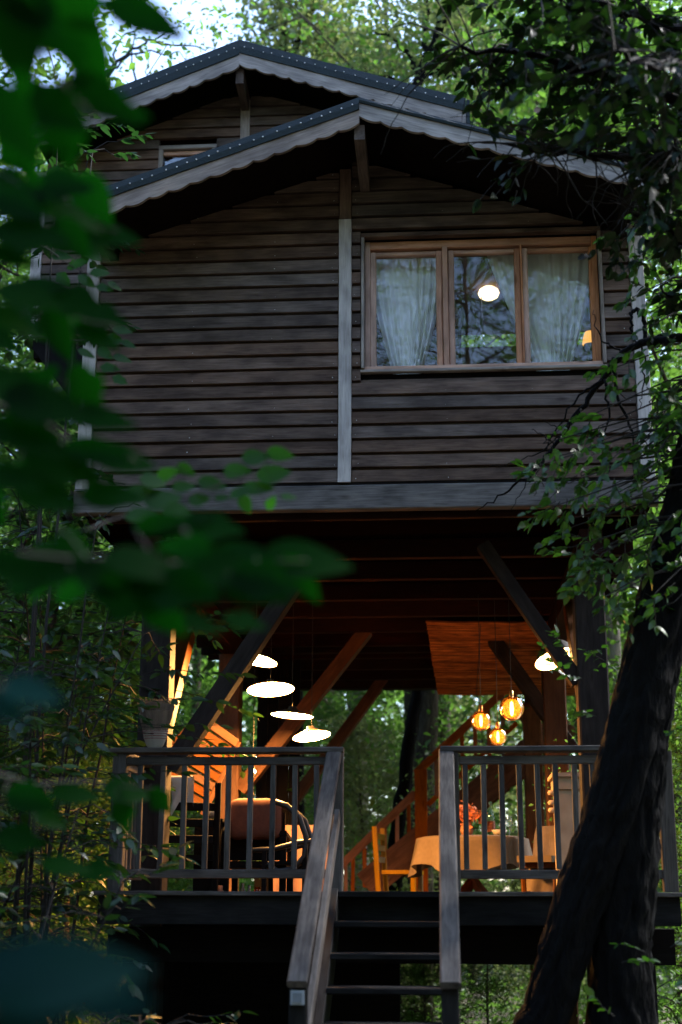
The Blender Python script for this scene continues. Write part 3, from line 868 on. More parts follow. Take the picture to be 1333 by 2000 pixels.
st = thing('entry_steps', 'open grey wooden steps with two handrails leading up to the deck', 'steps', (-0.36, 8.1, 0.3))
RISE, RUN = 0.173, 0.27
for k in range(0, 9):
    z = DZ - RISE * k; y = 9.17 - RUN * k
    if k == 0:
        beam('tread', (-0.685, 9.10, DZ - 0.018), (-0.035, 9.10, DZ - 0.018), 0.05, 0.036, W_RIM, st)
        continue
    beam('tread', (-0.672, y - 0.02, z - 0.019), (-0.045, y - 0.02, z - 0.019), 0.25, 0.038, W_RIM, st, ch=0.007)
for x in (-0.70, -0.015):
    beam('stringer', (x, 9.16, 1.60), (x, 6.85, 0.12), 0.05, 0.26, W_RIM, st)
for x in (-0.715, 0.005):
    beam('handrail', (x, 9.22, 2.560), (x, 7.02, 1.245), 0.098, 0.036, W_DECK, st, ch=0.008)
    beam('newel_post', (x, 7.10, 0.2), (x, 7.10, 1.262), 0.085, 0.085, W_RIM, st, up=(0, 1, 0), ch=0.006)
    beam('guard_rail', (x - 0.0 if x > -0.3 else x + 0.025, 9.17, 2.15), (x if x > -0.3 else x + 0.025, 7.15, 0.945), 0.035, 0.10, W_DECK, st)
sbx = thing('switch_box', 'small grey switch box on the left newel post of the steps', 'switch box', (-0.715, 7.045, 1.19))
mb = MB(); mb.box((-0.032, -0.012, -0.032), (0.032, 0.012, 0.032)); mb.build('casing', plain('grey_plastic', (0.34, 0.37, 0.40), 0.5), sbx, T((-0.715, 7.043, 1.185)))
mb = MB(); mb.box((-0.022, -0.006, -0.022), (0.022, 0.006, 0.022)); mb.build('rocker', plain('dark_grey_plastic', (0.16, 0.18, 0.20), 0.4), sbx, T((-0.715, 7.026, 1.185)))

# ------------------------------------------------------------------ lamps under the house
def disc_lamp(px, py, Y, dia, roll, pitch_, label):
    c = at(px, py, Y)
    t = thing('pendant_lamp', label, 'lamp', c, 'disc pendant lamps under the house')
    R = Matrix.Rotation(math.radians(roll), 4, 'Y') @ Matrix.Rotation(math.radians(-pitch_), 4, 'X')
    r = dia / 2
    mb = MB(); mb.lathe([(0.012, 0.085), (0.035, 0.08), (0.04, 0.055), (r * 0.6, 0.03), (r, 0.0), (r - 0.004, -0.006)], 40)
    mb.build('lamp_shade', M_SHADE, t, T(c) @ R, True)
    mb = MB(); mb.lathe([(r - 0.006, -0.003), (r * 0.6, 0.008), (0.002, 0.016)], 40)
    mb.build('diffuser', E_DISC, t, T(c) @ R, True)
    mb = MB(); mb.tube([c + Vector((0, 0, 0.08)), Vector((c.x, c.y, 4.3))], 0.0035, 6); mb.at('cord', M_CORD, t, c)
    return c
d1 = disc_lamp(500, 1288, 11.4, 0.36, 11, 7, 'highest glowing disc lamp, half hidden by the front left brace')
d2 = disc_lamp(529, 1346, 12.0, 0.405, -4, 9, 'widest glowing disc lamp, second from the top of the four')
d3 = disc_lamp(571, 1397, 12.9, 0.39, 4, 1, 'glowing disc lamp cut across by the orange brace')
d4 = disc_lamp(609, 1437, 12.6, 0.34, -9, 8, 'lowest glowing disc lamp, just above the railing')

c = at(1090, 1288, 12.0)
t = thing('dome_lamp', 'black dome lamp with white glowing inside under the reed mat', 'lamp', c)
R = Matrix.Rotation(math.radians(-14), 4, 'Y') @ Matrix.Rotation(math.radians(-16), 4, 'X')
mb = MB(); mb.lathe([(0.02, 0.17), (0.05, 0.165), (0.11, 0.13), (0.17, 0.06), (0.20, 0.0)], 36); mb.build('lamp_shade', M_BLACK, t, T(c) @ R, True)
mb = MB(); mb.lathe([(0.194, 0.002), (0.12, 0.03), (0.002, 0.05)], 36); mb.build('diffuser', E_DOME, t, T(c) @ R, True)
mb = MB(); mb.tube([c + Vector((0, 0, 0.17)), Vector((c.x, c.y, 4.15))], 0.004, 6); mb.at('cord', M_CORD, t, c)

def globe_lamp(px, py, Y, dia, label):
    c = at(px, py, Y); r = dia / 2
    t = thing('globe_lamp', label, 'lamp', c, 'amber glass globe pendants')
    prof = [(r * math.sin(a), r * math.cos(a)) for a in [0.22 + (math.pi - 0.25) * i / 18 for i in range(19)]]
    mb = MB(); mb.lathe(prof, 32); mb.build('globe', G_AMBER, t, T(c), True)
    mb = MB(); mb.lathe([(0.001, r + 0.05), (0.016, r + 0.045), (0.018, r - 0.012), (0.014, r * 0.62), (0.001, r * 0.6)], 14); mb.build('lamp_cap', plain('brass', (0.45, 0.28, 0.10), 0.35, metal=0.9), t, T(c), True)
    h = r * 0.62
    mb = MB(); mb.lathe([(0.001, -h), (r * 0.12, -h * 0.8), (r * 0.17, -h * 0.1), (r * 0.12, h * 0.75), (0.001, h)], 14); mb.build('bulb', E_FIL, t, T(c), True)
    mb = MB(); mb.tube([c + Vector((0, 0, r + 0.05)), Vector((c.x, c.y, 4.12))], 0.003, 6); mb.at('cord', M_CORD, t, c)
globe_lamp(940, 1408, 11.7, 0.160, 'left amber glass globe lamp of the three')
globe_lamp(1000, 1384, 11.5, 0.195, 'largest and highest amber glass globe lamp')
globe_lamp(973, 1439, 11.9, 0.148, 'smallest and lowest amber glass globe lamp, touching the rail line')

# ------------------------------------------------------------------ stair inside, up to the house
SY = 18.2
ist = thing('inner_staircase', 'red brown timber staircase with baluster rail climbing to the right', 'staircase', (0, SY, FZ))
def rail_z(pa, pb, x):
    a, b = at(*pa, SY), at(*pb, SY)
    return a.z + (b.z - a.z) * (x - a.x) / (b.x - a.x)
s0, s1 = at(715, 1731, SY), at(1110, 1408, SY)
beam('stringer', s0, s1, 0.06, 0.36, W_STRINGER, ist)
beam('stringer', s0 + Vector((0, 0.85, 0)), s1 + Vector((0, 0.85, 0)), 0.06, 0.36, W_STRINGER, ist)
for k in range(11):
    p = s0 + (s1 - s0) * ((k + 0.6) / 11)
    beam('tread', (p.x, SY + 0.04, p.z + 0.05), (p.x, SY + 0.82, p.z + 0.05), 0.26, 0.04, W_STAIR, ist)
beam('handrail', at(660, 1697, SY), at(812, 1549, SY), 0.06, 0.10, W_STAIR, ist)
beam('handrail', at(812, 1511, SY), at(1010, 1326, SY), 0.06, 0.10, W_STAIR, ist)
beam('lower_rail', at(836, 1572, SY), at(1010, 1412, SY), 0.04, 0.06, W_STAIR, ist)
npx = at(823, 1600, SY)
beam('newel_post', (npx.x, SY - 0.02, 1.5), (npx.x, SY - 0.02, at(823, 1504, SY).z), 0.155, 0.13, W_STAIR, ist, up=(0, 1, 0))
for x in (676, 690, 712, 735, 752, 776, 799):
    zt = rail_z((660, 1697), (812, 1549), at(x, 1600, SY).x); X = at(x, 1600, SY).x
    zb = max(1.5, s0.z + (s1.z - s0.z) * (X - s0.x) / (s1.x - s0.x))
    beam('baluster', (X, SY, zb), (X, SY, zt), 0.045, 0.045, W_STAIR, ist, up=(0, 1, 0))
for x in (853, 878, 904, 930, 957, 985):
    X = at(x, 1500, SY).x
    zt = rail_z((812, 1511), (1010, 1326), X); zb = rail_z((836, 1572), (1010, 1412), X)
    beam('baluster', (X, SY, zb), (X, SY, zt), 0.05, 0.045, W_STAIR, ist, up=(0, 1, 0))
    if x in (904, 957):
        beam('baluster', (X, SY, s0.z + (s1.z - s0.z) * (X - s0.x) / (s1.x - s0.x)), (X, SY, zb), 0.05, 0.045, W_STAIR, ist, up=(0, 1, 0))

# ------------------------------------------------------------------ table, chairs, things on the terrace
tc = Vector((0.245, 14.2, FZ))
t = thing('round_table', 'round dining table under an orange cream tablecloth by the steps', 'table', tc)
mb = MB(); mb.lathe([(0.001, 0.745), (0.51, 0.745), (0.515, 0.73), (0.51, 0.715), (0.001, 0.71)], 36); mb.build('tabletop', W_ORANGE, t, T(tc), False)
for a in (0.6, 0.6 + math.pi / 2):
    d = Vector((math.cos(a), math.sin(a), 0)) * 0.36
    beam('leg', tc + d + Vector((0, 0, 0.0)), tc - d + Vector((0, 0, 0.71)), 0.07, 0.06, W_RED, t)
    beam('leg', tc - d * 0.99 + Vector((0, 0.003, 0.0)), tc + d * 0.99 + Vector((0, 0.003, 0.71)), 0.06, 0.07, W_RED, t)
v = []; f = []; n = 96; RINGS = 14
for j in range(RINGS + 1):
    q = j / RINGS
    for k in range(n):
        a = 2 * math.pi * k / n
        if q < 0.4:
            r = 0.53 * q / 0.4; z = 0.752
        else:
            s = (q - 0.4) / 0.6
            fold = math.sin(a * 9 + 1.2 * math.sin(a * 2)) * 0.045 * s
            r = 0.53 + 0.012 + 0.05 * s + fold; z = 0.750 - (0.32 + 0.06 * math.cos(a * 4 + 0.8)) * s
        v.append((r * math.cos(a), r * math.sin(a), z))
for j in range(RINGS):
    for k in range(n):
        k2 = (k + 1) % n
        f.append((j * n + k, j * n + k2, (j + 1) * n + k2, (j + 1) * n + k))
mb = MB(); mb.add(v, f); o = mb.build('tablecloth', M_CLOTH, None, T(tc), True); tag(o, 'creamy orange tablecloth hanging in folds from the round table', 'tablecloth')

def frame_chair(root, c, mat, w=0.44, d=0.42, face=0.0, seat=0.45, back=0.92, post=0.045, slats=True):
    R = T(c) @ Matrix.Rotation(face, 4, 'Z')
    def P(x, y, z): return (R @ Vector((x, y, z)))
    for sx in (-1, 1):
        beam('leg', P(sx * (w / 2 - 0.03), -d / 2 + 0.03, 0), P(sx * (w / 2 - 0.02), -d / 2 + 0.03, seat - 0.021), post, post, mat, root, up=(0, 1, 0), ch=0.010)
        beam('leg', P(sx * (w / 2 - 0.03), d / 2 - 0.03, 0), P(sx * (w / 2 - 0.03), d / 2 + 0.03, back), post, post, mat, root, up=(0, 1, 0), ch=0.010)
        beam('stretcher', P(sx * (w / 2 - 0.03), -d / 2 + 0.05, 0.22), P(sx * (w / 2 - 0.03), d / 2 - 0.05, 0.22), 0.022, 0.03, mat, root)
    s = MB(); s.box((-w / 2, -d / 2, -0.02), (w / 2, d / 2 - 0.055, 0.02)); s.build('seat', mat, root, R @ T((0, 0, seat)))
    beam('stretcher', P(-w / 2 + 0.05, -d / 2 + 0.03, 0.16), P(w / 2 - 0.05, -d / 2 + 0.03, 0.16), 0.022, 0.03, mat, root)
    for z in ((0.58, 0.70, 0.82) if slats else ()):
        beam('back_slat', P(-w / 2 + 0.05, d / 2, z), P(w / 2 - 0.05, d / 2, z), 0.02, 0.06, mat, root)
t = thing('wooden_chair', 'bright yellow wooden chair left of the round table', 'chair', (-0.50, 15.6, FZ))
frame_chair(t, (-0.50, 15.6, FZ), W_CHAIR, face=math.radians(80), post=0.055)

t = thing('covered_chair', 'chair in a loose peach linen cover beside the plaster pedestal', 'chair', (0.86, 13.0, FZ))
R = T((0.86, 13.0, FZ)) @ Matrix.Rotation(math.radians(-25), 4, 'Z')
frame_chair(t, (0.86, 13.0, FZ), W_ORANGE, w=0.34, d=0.36, face=math.radians(-25), back=0.74, slats=False)
v = []; f = []
for j in range(13):
    q = j / 12
    for k in range(25):
        s = k / 24
        hw = 0.12 + 0.09 * q ** 0.6
        v.append((-hw + 2 * hw * s, 0.125 + 0.02 * math.sin(s * 14 + q * 3) * q - 0.22 * max(0, q - 0.42) ** 0.3 * (q > 0.42), 0.80 - 0.78 * q))
for j in range(12):
    for k in range(24):
        a = j * 25 + k; f.append((a, a + 1, a + 26, a + 25))
v2 = [(x, y - 0.50 - 0.012 * math.sin(x * 40), min(z, 0.46)) for x, y, z in v]
mb = MB(); mb.add(v, f); mb.build('slip_cover', M_CLOTH, t, R, True)
mb = MB(); mb.box((-0.16, -0.26, 0.475), (0.16, 0.17, 0.53)); mb.build('seat_pad', M_CLOTH, t, R)
cp = MB()
v = []; f = []
for j in range(9):
    for k in range(13):
        v.append((-0.16 + 0.32 * k / 12, -0.10 + 0.2 * j / 8, 0.28 * math.sin(math.pi * k / 12) ** 0.4 * math.sin(math.pi * j / 8) ** 0.4 + 0.02 * noise.noise(Vector((k * 0.7, j * 0.7, 3)))))
for j in range(8):
    for k in range(12):
        a = j * 13 + k; f.append((a, a + 1, a + 14, a + 13))
cp.add(v, f); o = cp.build('folded_blanket', plain('blue_patterned_cloth', (0.62, 0.60, 0.62), 0.9, col2=(0.20, 0.22, 0.34), scale=22), None, T((1.02, 11.6, FZ)), True)
tag(o, 'crumpled blue and white patterned cloth on the floor against the pedestal', 'cloth')

t = thing('plaster_pedestal', 'beige plastered stone pedestal with moulded ledges behind the trunk', 'pedestal', (1.10, 12.0, FZ))
mb = MB(); mb.box((0.90, 11.85, 1.50), (1.40, 12.3, 2.52)); mb.at('shaft', M_PLASTER, t, (1.1, 12, 2))
mb = MB(); mb.box((0.885, 11.83, 2.524), (1.42, 12.32, 2.62)); mb.at('moulding', M_PLASTER, t, (1.1, 12, 2.57))
mb = MB(); mb.box((0.86, 11.80, 2.623), (1.45, 12.34, 2.655)); mb.at('ledge', M_PLASTER, t, (1.1, 12, 2.64))
for z in (2.50, 2.42, 2.36):
    mb = MB(); mb.lathe([(0.001, 0.022), (0.035, 0.018), (0.045, 0.0), (0.035, -0.018), (0.001, -0.022)], 14, (0.868, 11.9, z)); mb.at('bracket', M_PLASTER, t, (0.868, 11.9, z), True)

# on the table
vc = Vector((0.19, 14.0, 2.255))
t = thing('flower_vase', 'low vase of orange flowers on the round table', 'flower vase', vc)
mb = MB(); mb.lathe([(0.001, 0.0), (0.05, 0.0), (0.065, 0.05), (0.05, 0.10), (0.055, 0.12)], 18); mb.build('vase', M_TERRA, t, T(vc), True)
rg = np.random.default_rng(5)
cc = rg.normal(size=(260, 3)) * np.array([0.075, 0.06, 0.045]) + np.array([0, 0, 0.20])
P, Q = leaf_cloud(cc, 0.045, rg, 0.3, 0.8)
o = link('flowers', np_mesh('flowers', P, Q, M_FLOWER), T(vc), t); o['kind'] = 'stuff'
bc = Vector((0.425, 14.05, 2.255))
t = thing('wine_bottle', 'tall pale bottle standing on the round table', 'bottle', bc)
mb = MB(); mb.lathe([(0.001, 0), (0.037, 0.0), (0.038, 0.18), (0.030, 0.21), (0.014, 0.25), (0.014, 0.31), (0.016, 0.312), (0.016, 0.325), (0.001, 0.326)], 20); mb.build('body', G_BOTTLE, t, T(bc), True)
mb = MB(); mb.lathe([(0.0388, 0.04), (0.0388, 0.14)], 20); mb.build('label_band', M_CUSH, t, T(bc), True)
for k, (x, y, h, lab) in enumerate(((0.60, 14.1, 0.19, 'stemmed wine glass right of the bottle on the table'),)):
    gc = Vector((x, y, 2.255))
    t = thing('wine_glass', lab, 'glass', gc)
    mb = MB(); mb.lathe([(0.032, 0.0), (0.004, 0.006), (0.004, 0.08)], 16); mb.build('stem', G_CLEAR, t, T(gc), True)
    mb = MB(); mb.lathe([(0.004, 0.08), (0.034, 0.11), (0.036, 0.15), (0.029, h)], 16); mb.build('bowl', G_CLEAR, t, T(gc), True)
bw = MB(); bw.lathe([(0.001, 0.002), (0.05, 0.003), (0.075, 0.05), (0.07, 0.052), (0.048, 0.012), (0.001, 0.01)], 22); o = bw.build('bowl', M_LIME, None, T((0.50, 13.92, 2.255)), True); tag(o, 'shallow cream bowl on the table in front of the bottle', 'bowl')
jr = MB(); jr.lathe([(0.001, 0), (0.03, 0.0), (0.032, 0.06), (0.026, 0.08), (0.026, 0.09)], 14); o = jr.build('jar', G_CLEAR, None, T((0.08, 13.95, 2.255)), True); tag(o, 'small glass jar on the table left of the flowers', 'jar')

# left side: armchair with cushion, rocking chair loops, covered side table
t = thing('armchair', 'dark wooden armchair with a terracotta upholstered back, behind the left railing', 'armchair', (-1.47, 11.3, FZ))
for sx in (-1.69, -1.25):
    beam('leg', (sx, 11.10, FZ), (sx, 11.10, 2.12), 0.05, 0.05, W_DARK, t, up=(0, 1, 0)); beam('leg', (sx, 11.62, FZ), (sx, 11.62, 2.05), 0.05, 0.05, W_DARK, t, up=(0, 1, 0))
    beam('armrest', (sx, 11.08, 2.14), (sx, 11.66, 2.08), 0.06, 0.035, W_DARK, t)
mb = MB(); mb.box((-1.70, 11.08, 1.88), (-1.24, 11.62, 1.93)); mb.at('seat', W_DARK, t, (-1.47, 11.35, 1.9))
v = []; f = []
for j in range(17):
    for k in range(25):
        s = k / 24; q = j / 16 * 2 * math.pi
        w = 0.075 * (1 - abs(2 * s - 1) ** 6 * 0.5)
        hh = 0.155 * (1 - abs(2 * s - 1) ** 8 * 0.25)
        cq, sq = math.cos(q), math.sin(q)
        v.append((-1.675 + 0.41 * s, 11.12 + w * math.copysign(abs(cq) ** 0.6, cq), 2.245 + hh * math.copysign(abs(sq) ** 0.5, sq) + 0.008 * noise.noise(Vector((s * 5, q, 1)))))
for j in range(16):
    for k in range(24):
        a = j * 25 + k; f.append((a, a + 1, a + 26, a + 25))
mb = MB(); mb.add(v, f); mb.at('cushion', M_CUSH, t, (-1.47, 11.12, 2.25), True)
bp_ = MB(); bp_.box((-1.69, 11.20, 1.94), (-1.25, 11.24, 2.30)); bp_.at('backrest', W_DARK, t, (-1.47, 11.22, 2.1))

t = thing('rocking_chair', 'black bentwood rocking chair with looping arms beside the draped table', 'rocking chair', (-1.15, 10.9, FZ))
for dy in (0.0, 0.42):
    y = 10.85 + dy
    pts = [(-1.30 + 0.0, y, 2.36), (-1.20, y, 2.33), (-1.10, y, 2.24), (-1.05, y, 2.10), (-1.06, y, 1.96), (-1.14, y, 1.87), (-1.26, y, 1.85), (-1.34, y, 1.91)]
    mb = MB(); mb.tube(pts, 0.022, 8); mb.at('armrest', M_BLACK, t, (-1.15, y, 2.1), True)
    mb = MB(); mb.tube([(-1.46, y, 2.0), (-1.30, y, 2.01), (-1.10, y, 2.06), (-0.98, y, 2.07)], 0.020, 8); mb.at('side_rail', M_BLACK, t, (-1.2, y, 2.03), True)
    mb = MB(); mb.tube([(-1.62, y, 1.64), (-1.45, y, 1.55), (-1.2, y, 1.525), (-0.98, y, 1.56), (-0.86, y, 1.64)], 0.02, 8); mb.at('rocker', M_BLACK, t, (-1.2, y, 1.55), True)
    beam('leg', (-1.36, y, 1.545), (-1.36, y, 2.0), 0.035, 0.035, W_DARK, t, up=(0, 1, 0)); beam('leg', (-1.06, y, 1.545), (-1.06, y, 2.03), 0.035, 0.035, W_DARK, t, up=(0, 1, 0))
mb = MB(); mb.box((-1.40, 10.84, 1.90), (-1.04, 11.28, 1.925)); mb.at('seat', W_DARK, t, (-1.2, 11.05, 1.91))

t = thing('side_table', 'square side table hidden under a pleated peach cloth', 'side table', (-1.20, 12.1, FZ))
mb = MB(); mb.box((-1.40, 11.95, FZ + 0.70), (-1.00, 12.35, FZ + 0.735)); mb.at('tabletop', W_ORANGE, t, (-1.2, 12.1, 2.2))
for sx in (-1.37, -1.03):
    for yy in (11.98, 12.32):
        beam('leg', (sx, yy, FZ), (sx, yy, FZ + 0.70), 0.035, 0.035, W_ORANGE, t, up=(0, 1, 0))
v = []; f = []
per = []
m_ = 24
for (ax, ay, bx_, by) in ((-1.42, 11.93, -0.98, 11.93), (-0.98, 11.93, -0.98, 12.37), (-0.98, 12.37, -1.42, 12.37), (-1.42, 12.37, -1.42, 11.93)):
    for k in range(m_):
        per.append((ax + (bx_ - ax) * k / m_, ay + (by - ay) * k / m_))
for j in range(7):
    q = j / 6
    for k, (x, y) in enumerate(per):
        w = 1 + (0.06 * math.sin(k * 1.05) + 0.05) * q
        v.append((-1.20 + (x + 1.20) * w, 12.15 + (y - 12.15) * w, 2.245 - 0.70 * q))
for j in range(6):
    for k in range(len(per)):
        k2 = (k + 1) % len(per); f.append((j * len(per) + k, j * len(per) + k2, (j + 1) * len(per) + k2, (j + 1) * len(per) + k))
f.append(tuple(range(len(per) - 1, -1, -1)))
mb = MB(); mb.add(v, f); o = mb.at('table_skirt', plain('peach_cloth', (0.52, 0.27, 0.17), 0.9, scale=12), None, (-1.2, 12.15, 2.2)); tag(o, 'pleated peach cloth covering the side table to the floor', 'table cloth')

t = thing('wooden_chair', 'dark wooden chair with a white towel over its back', 'chair', (-1.98, 11.0, FZ))
frame_chair(t, (-1.98, 11.0, FZ), W_DARK, face=math.radians(200), back=1.0)
v = []; f = []
for j in range(21):
    q = j / 20
    for k in range(15):
        s = k / 14
        ang = math.pi * min(1, max(0, (q - 0.40) / 0.16))
        drop = max(0, 0.40 - q) / 0.40; drop2 = max(0, q - 0.56) / 0.44
        y = -0.035 * math.cos(ang)
        z = 0.03 * math.sin(ang) - 0.30 * drop - 0.20 * drop2
        v.append((-0.09 + 0.18 * s + 0.045 * drop * (0.5 - s) - 0.13 * drop, y - 0.02 * math.sin(s * 11) * drop, z + 0.03 * s * drop))
for j in range(20):
    for k in range(14):
        a = j * 15 + k; f.append((a, a + 1, a + 16, a + 15))
mb = MB(); mb.add(v, f); o = mb.build('towel', M_WHITE, None, T((-1.99, 10.76, 2.52)), True); tag(o, 'white towel hung over the dark chair behind the left railing', 'towel')
v = []; f = []
for j in range(9):
    for k in range(16):
        a = 2 * math.pi * k / 16; q = j / 8
        r = 0.055 * math.sin(math.pi * q) * (1 + 0.3 * noise.noise(Vector((math.cos(a) * 2, math.sin(a) * 2, q * 3))))
        v.append((r * math.cos(a) * 1.3, r * math.sin(a), 0.1 * q))
for j in range(8):
    for k in range(16):
        k2 = (k + 1) % 16; f.append((j * 16 + k, j * 16 + k2, (j + 1) * 16 + k2, (j + 1) * 16 + k))
mb = MB(); mb.add(v, f); o = mb.build('napkin', M_WHITE, None, T((-1.80, 11.05, 2.245)), True); tag(o, 'small crumpled white napkin on the sideboard between towel and armchair', 'napkin')
sbd = thing('sideboard', 'dark sideboard behind the left railing under the crumpled napkin', 'sideboard', (-1.78, 11.2, FZ))
mb = MB(); mb.box((-1.92, 11.0, FZ), (-1.72, 11.5, 2.22)); mb.at('body', W_DARK, sbd, (-1.8, 11.2, 1.8))
mb = MB(); mb.box((-1.935, 10.985, 2.2205), (-1.705, 11.51, 2.243)); mb.at('top', W_DARK, sbd, (-1.8, 11.2, 2.23))

t = thing('glass_chime', 'string of clear glass drops hanging beside the left back post', 'wind chime', at(495, 1480, 13.0))
c0 = at(495, 1470, 13.0)
mb = MB(); mb.tube([Vector((c0.x, c0.y, 4.2)), c0 + Vector((0, 0, -0.45))], 0.003, 5); mb.at('cord', M_CORD, t, c0)
for k in range(7):
    p = c0 + Vector((rnd.uniform(-0.03, 0.03), rnd.uniform(-0.02, 0.02), -0.06 * k))
    mb = MB(); mb.lathe([(0.001, 0.05), (0.022, 0.02), (0.03, -0.02), (0.001, -0.05)], 8); mb.build('drop', G_CLEAR, t, T(p) @ Matrix.Rotation(rnd.uniform(-0.5, 0.5), 4, 'X'))

t = thing('slatted_screen', 'slanting orange wooden slats between the two left posts', 'slatted screen', (-1.9, 12.4, FZ))
for k in range(8):
    a = at(392 - 15 * k, 1402 + 15 * k, 12.4); b = at(462 - 9 * k, 1452 + 17 * k, 12.6)
    beam('slat', a, b, 0.03, 0.075, W_SLAT, t)
beam('stile', at(396, 1396, 12.43), at(270, 1520, 12.43), 0.04, 0.05, W_ORANGE, t)
beam('stile', at(466, 1448, 12.65), at(396, 1592, 12.65), 0.04, 0.05, W_ORANGE, t)

bc = Vector((-1.93, 9.42, 2.59))
bc = Vector((at(303, 1455, 9.26).x, 9.26, 2.592))
t = thing('straw_broom', 'upturned straw broom head with whitewashed stitched base on the left railing', 'broom', bc)
mb = MB(); mb.lathe([(0.040, 0.0), (0.058, 0.02), (0.076, 0.07), (0.084, 0.115)], 28, sq=0.55); mb.build('base', M_LIME, t, T(bc), True)
for z in (0.062, 0.078, 0.094, 0.108):
    r = 0.0745 + (z - 0.062) * 0.22
    mb = MB(); mb.lathe([(r, -0.0022), (r + 0.004, 0.0), (r, 0.0022)], 28, (0, 0, z), 0.57); mb.build('stitching', M_THREAD, t, T(bc))
br = MB(); br.lathe([(0.03, 0.11), (0.078, 0.115), (0.112, 0.24), (0.05, 0.25)], 20, sq=0.5)
for k in range(520):
    a = rnd.uniform(0, 2 * math.pi); q = math.sqrt(rnd.random())
    b0 = Vector((0.082 * q * math.cos(a), 0.045 * q * math.sin(a), 0.112)); b1 = Vector((0.128 * q * math.cos(a) + rnd.uniform(-0.008, 0.008), 0.06 * q * math.sin(a), 0.29 + rnd.uniform(-0.03, 0.035)))
    br.tube([b0, (b0 + b1) / 2 + Vector((0.003 * math.cos(a), 0, 0)), b1], [0.0034, 0.003, 0.002], 4, False)
o = br.build('bristles', M_STRAW, t, T(bc)); o['kind'] = 'stuff'

for k, (px, Y, h, r, mname, lab, nm, cat) in enumerate((
        (430, 11.0, 0.25, 0.045, M_TERRA, 'squat brown jar on the floor behind the left bottom rail', 'jar', 'jar'),
        (503, 11.2, 0.24, 0.05, G_AMBER, 'amber glass lantern on the floor below the armchair', 'lantern', 'lantern'),
        (474, 11.3, 0.27, 0.028, M_WHITE, 'taller of two slim white bottles on the floor by the armchair', 'bottle', 'bottle'),
        (487, 11.3, 0.255, 0.022, M_WHITE, 'thinner of two slim white bottles on the floor by the armchair', 'bottle', 'bottle'))):
    p = at(px, 1740, Y)
    mb = MB(); mb.lathe([(0.001, 0), (r, 0.0), (r * 1.05, h * 0.5), (r * 0.8, h * 0.8), (r * 0.45, h * 0.88), (r * 0.5, h), (0.001, h)], 18)
    o = mb.build(nm, mname, None, T((p.x, Y, FZ)), True); tag(o, lab, cat)
    if nm == 'lantern':
        cb = MB(); cb.lathe([(0.001, 0.0), (0.012, 0.0), (0.012, 0.10), (0.001, 0.11)], 10); cb.build('candle', M_LIME, o, T((p.x, Y, FZ + 0.1)), True)

# ------------------------------------------------------------------ the leaning oak in front, right
oak = thing('oak_tree', 'dark leaning oak with forked furrowed trunk in front of the right railing', 'tree', at(1120, 2000, 8.0) * Vector((1, 1, 0)) if False else (0.6, 8.0, 0.0))
def bark_tube(path, n=64, step=0.022, depth=0.026, seed=0.0):
    pts = [Vector(p[0]) for p in path]; rad = [p[1] for p in path]
    # smooth resample
    out = []; rr = []
    for i in range(len(pts) - 1):
        p0 = pts[max(0, i - 1)]; p1 = pts[i]; p2 = pts[i + 1]; p3 = pts[min(len(pts) - 1, i + 2)]
        m = max(2, int((p2 - p1).length / step))
        for k in range(m):
            t = k / m; t2 = t * t; t3 = t2 * t
            out.append(0.5 * ((2 * p1) + (p2 - p0) * t + (2 * p0 - 5 * p1 + 4 * p2 - p3) * t2 + (3 * p1 - p0 - 3 * p2 + p3) * t3))
            rr.append(rad[i] + (rad[i + 1] - rad[i]) * t)
    v, f = tube(out, rr, n, False)
    s = 0.0
    for i in range(len(out)):
        if i: s += (out[i] - out[i - 1]).length
        for k in range(n):
            a = 2 * math.pi * k / n
            q = Vector((math.cos(a) * 2.6 + seed, math.sin(a) * 2.6, s * 2.2))
            w = noise.noise(q * 0.7 + Vector((0, 0, 5))) * 0.5
            h = 1 - abs(noise.noise(Vector((math.cos(a + w) * 4.6 + seed, math.sin(a + w) * 4.6, s * 4.0)))) * 2.0
            h2 = noise.noise(Vector((math.cos(a) * 11, math.sin(a) * 11 + seed, s * 16)))
            lump = noise.noise(Vector((math.cos(a) * 0.9 + seed, math.sin(a) * 0.9, s * 1.1)))
            d = depth * (h - 0.6) + depth * 0.35 * h2 + rr[i] * 0.14 * lump
            j = i * n + k
            v[j] = v[j] + (v[j] - out[i]).normalized() * d
    return v, f
def wp(px, py, Y, wpx):
    return (at(px, py, Y), wpx * 0.00122 * Y / 8.0)
stemA = [((0.36, 8.02, -0.3), 0.20), wp(1045, 2060, 8.02, 120), wp(1066, 1990, 8.0, 104), wp(1096, 1880, 8.0, 108), wp(1142, 1740, 8.0, 122), wp(1200, 1580, 8.0, 128), wp(1250, 1400, 8.0, 128), wp(1296, 1200, 8.0, 124), wp(1345, 1000, 7.95, 116), wp(1400, 700, 7.8, 100), wp(1440, 400, 7.5, 84), wp(1450, 150, 7.2, 66), wp(1440, -150, 6.9, 48)]
stemB = [((0.93, 8.12, -0.3), 0.26), wp(1222, 2080, 8.1, 150), wp(1216, 1950, 8.1, 138), wp(1216, 1840, 8.08, 130), wp(1226, 1700, 8.06, 130), wp(1246, 1540, 8.04, 118), wp(1275, 1380, 8.02, 96), wp(1296, 1250, 8.0, 80)]
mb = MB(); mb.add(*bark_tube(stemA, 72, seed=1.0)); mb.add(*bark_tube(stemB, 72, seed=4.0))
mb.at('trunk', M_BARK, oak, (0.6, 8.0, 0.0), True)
leaves_oak = [leaf_mesh('oak_leaf_%d' % k, L_OAK, w, b, 0.25, 0.15, l) for k, (w, b, l) in enumerate(((0.60, 0.10, 0), (0.54, 0.25, 0), (0.64, -0.05, 3), (0.52, 0.35, 0)))]
oak_leaf_spec = []; twig = MB()
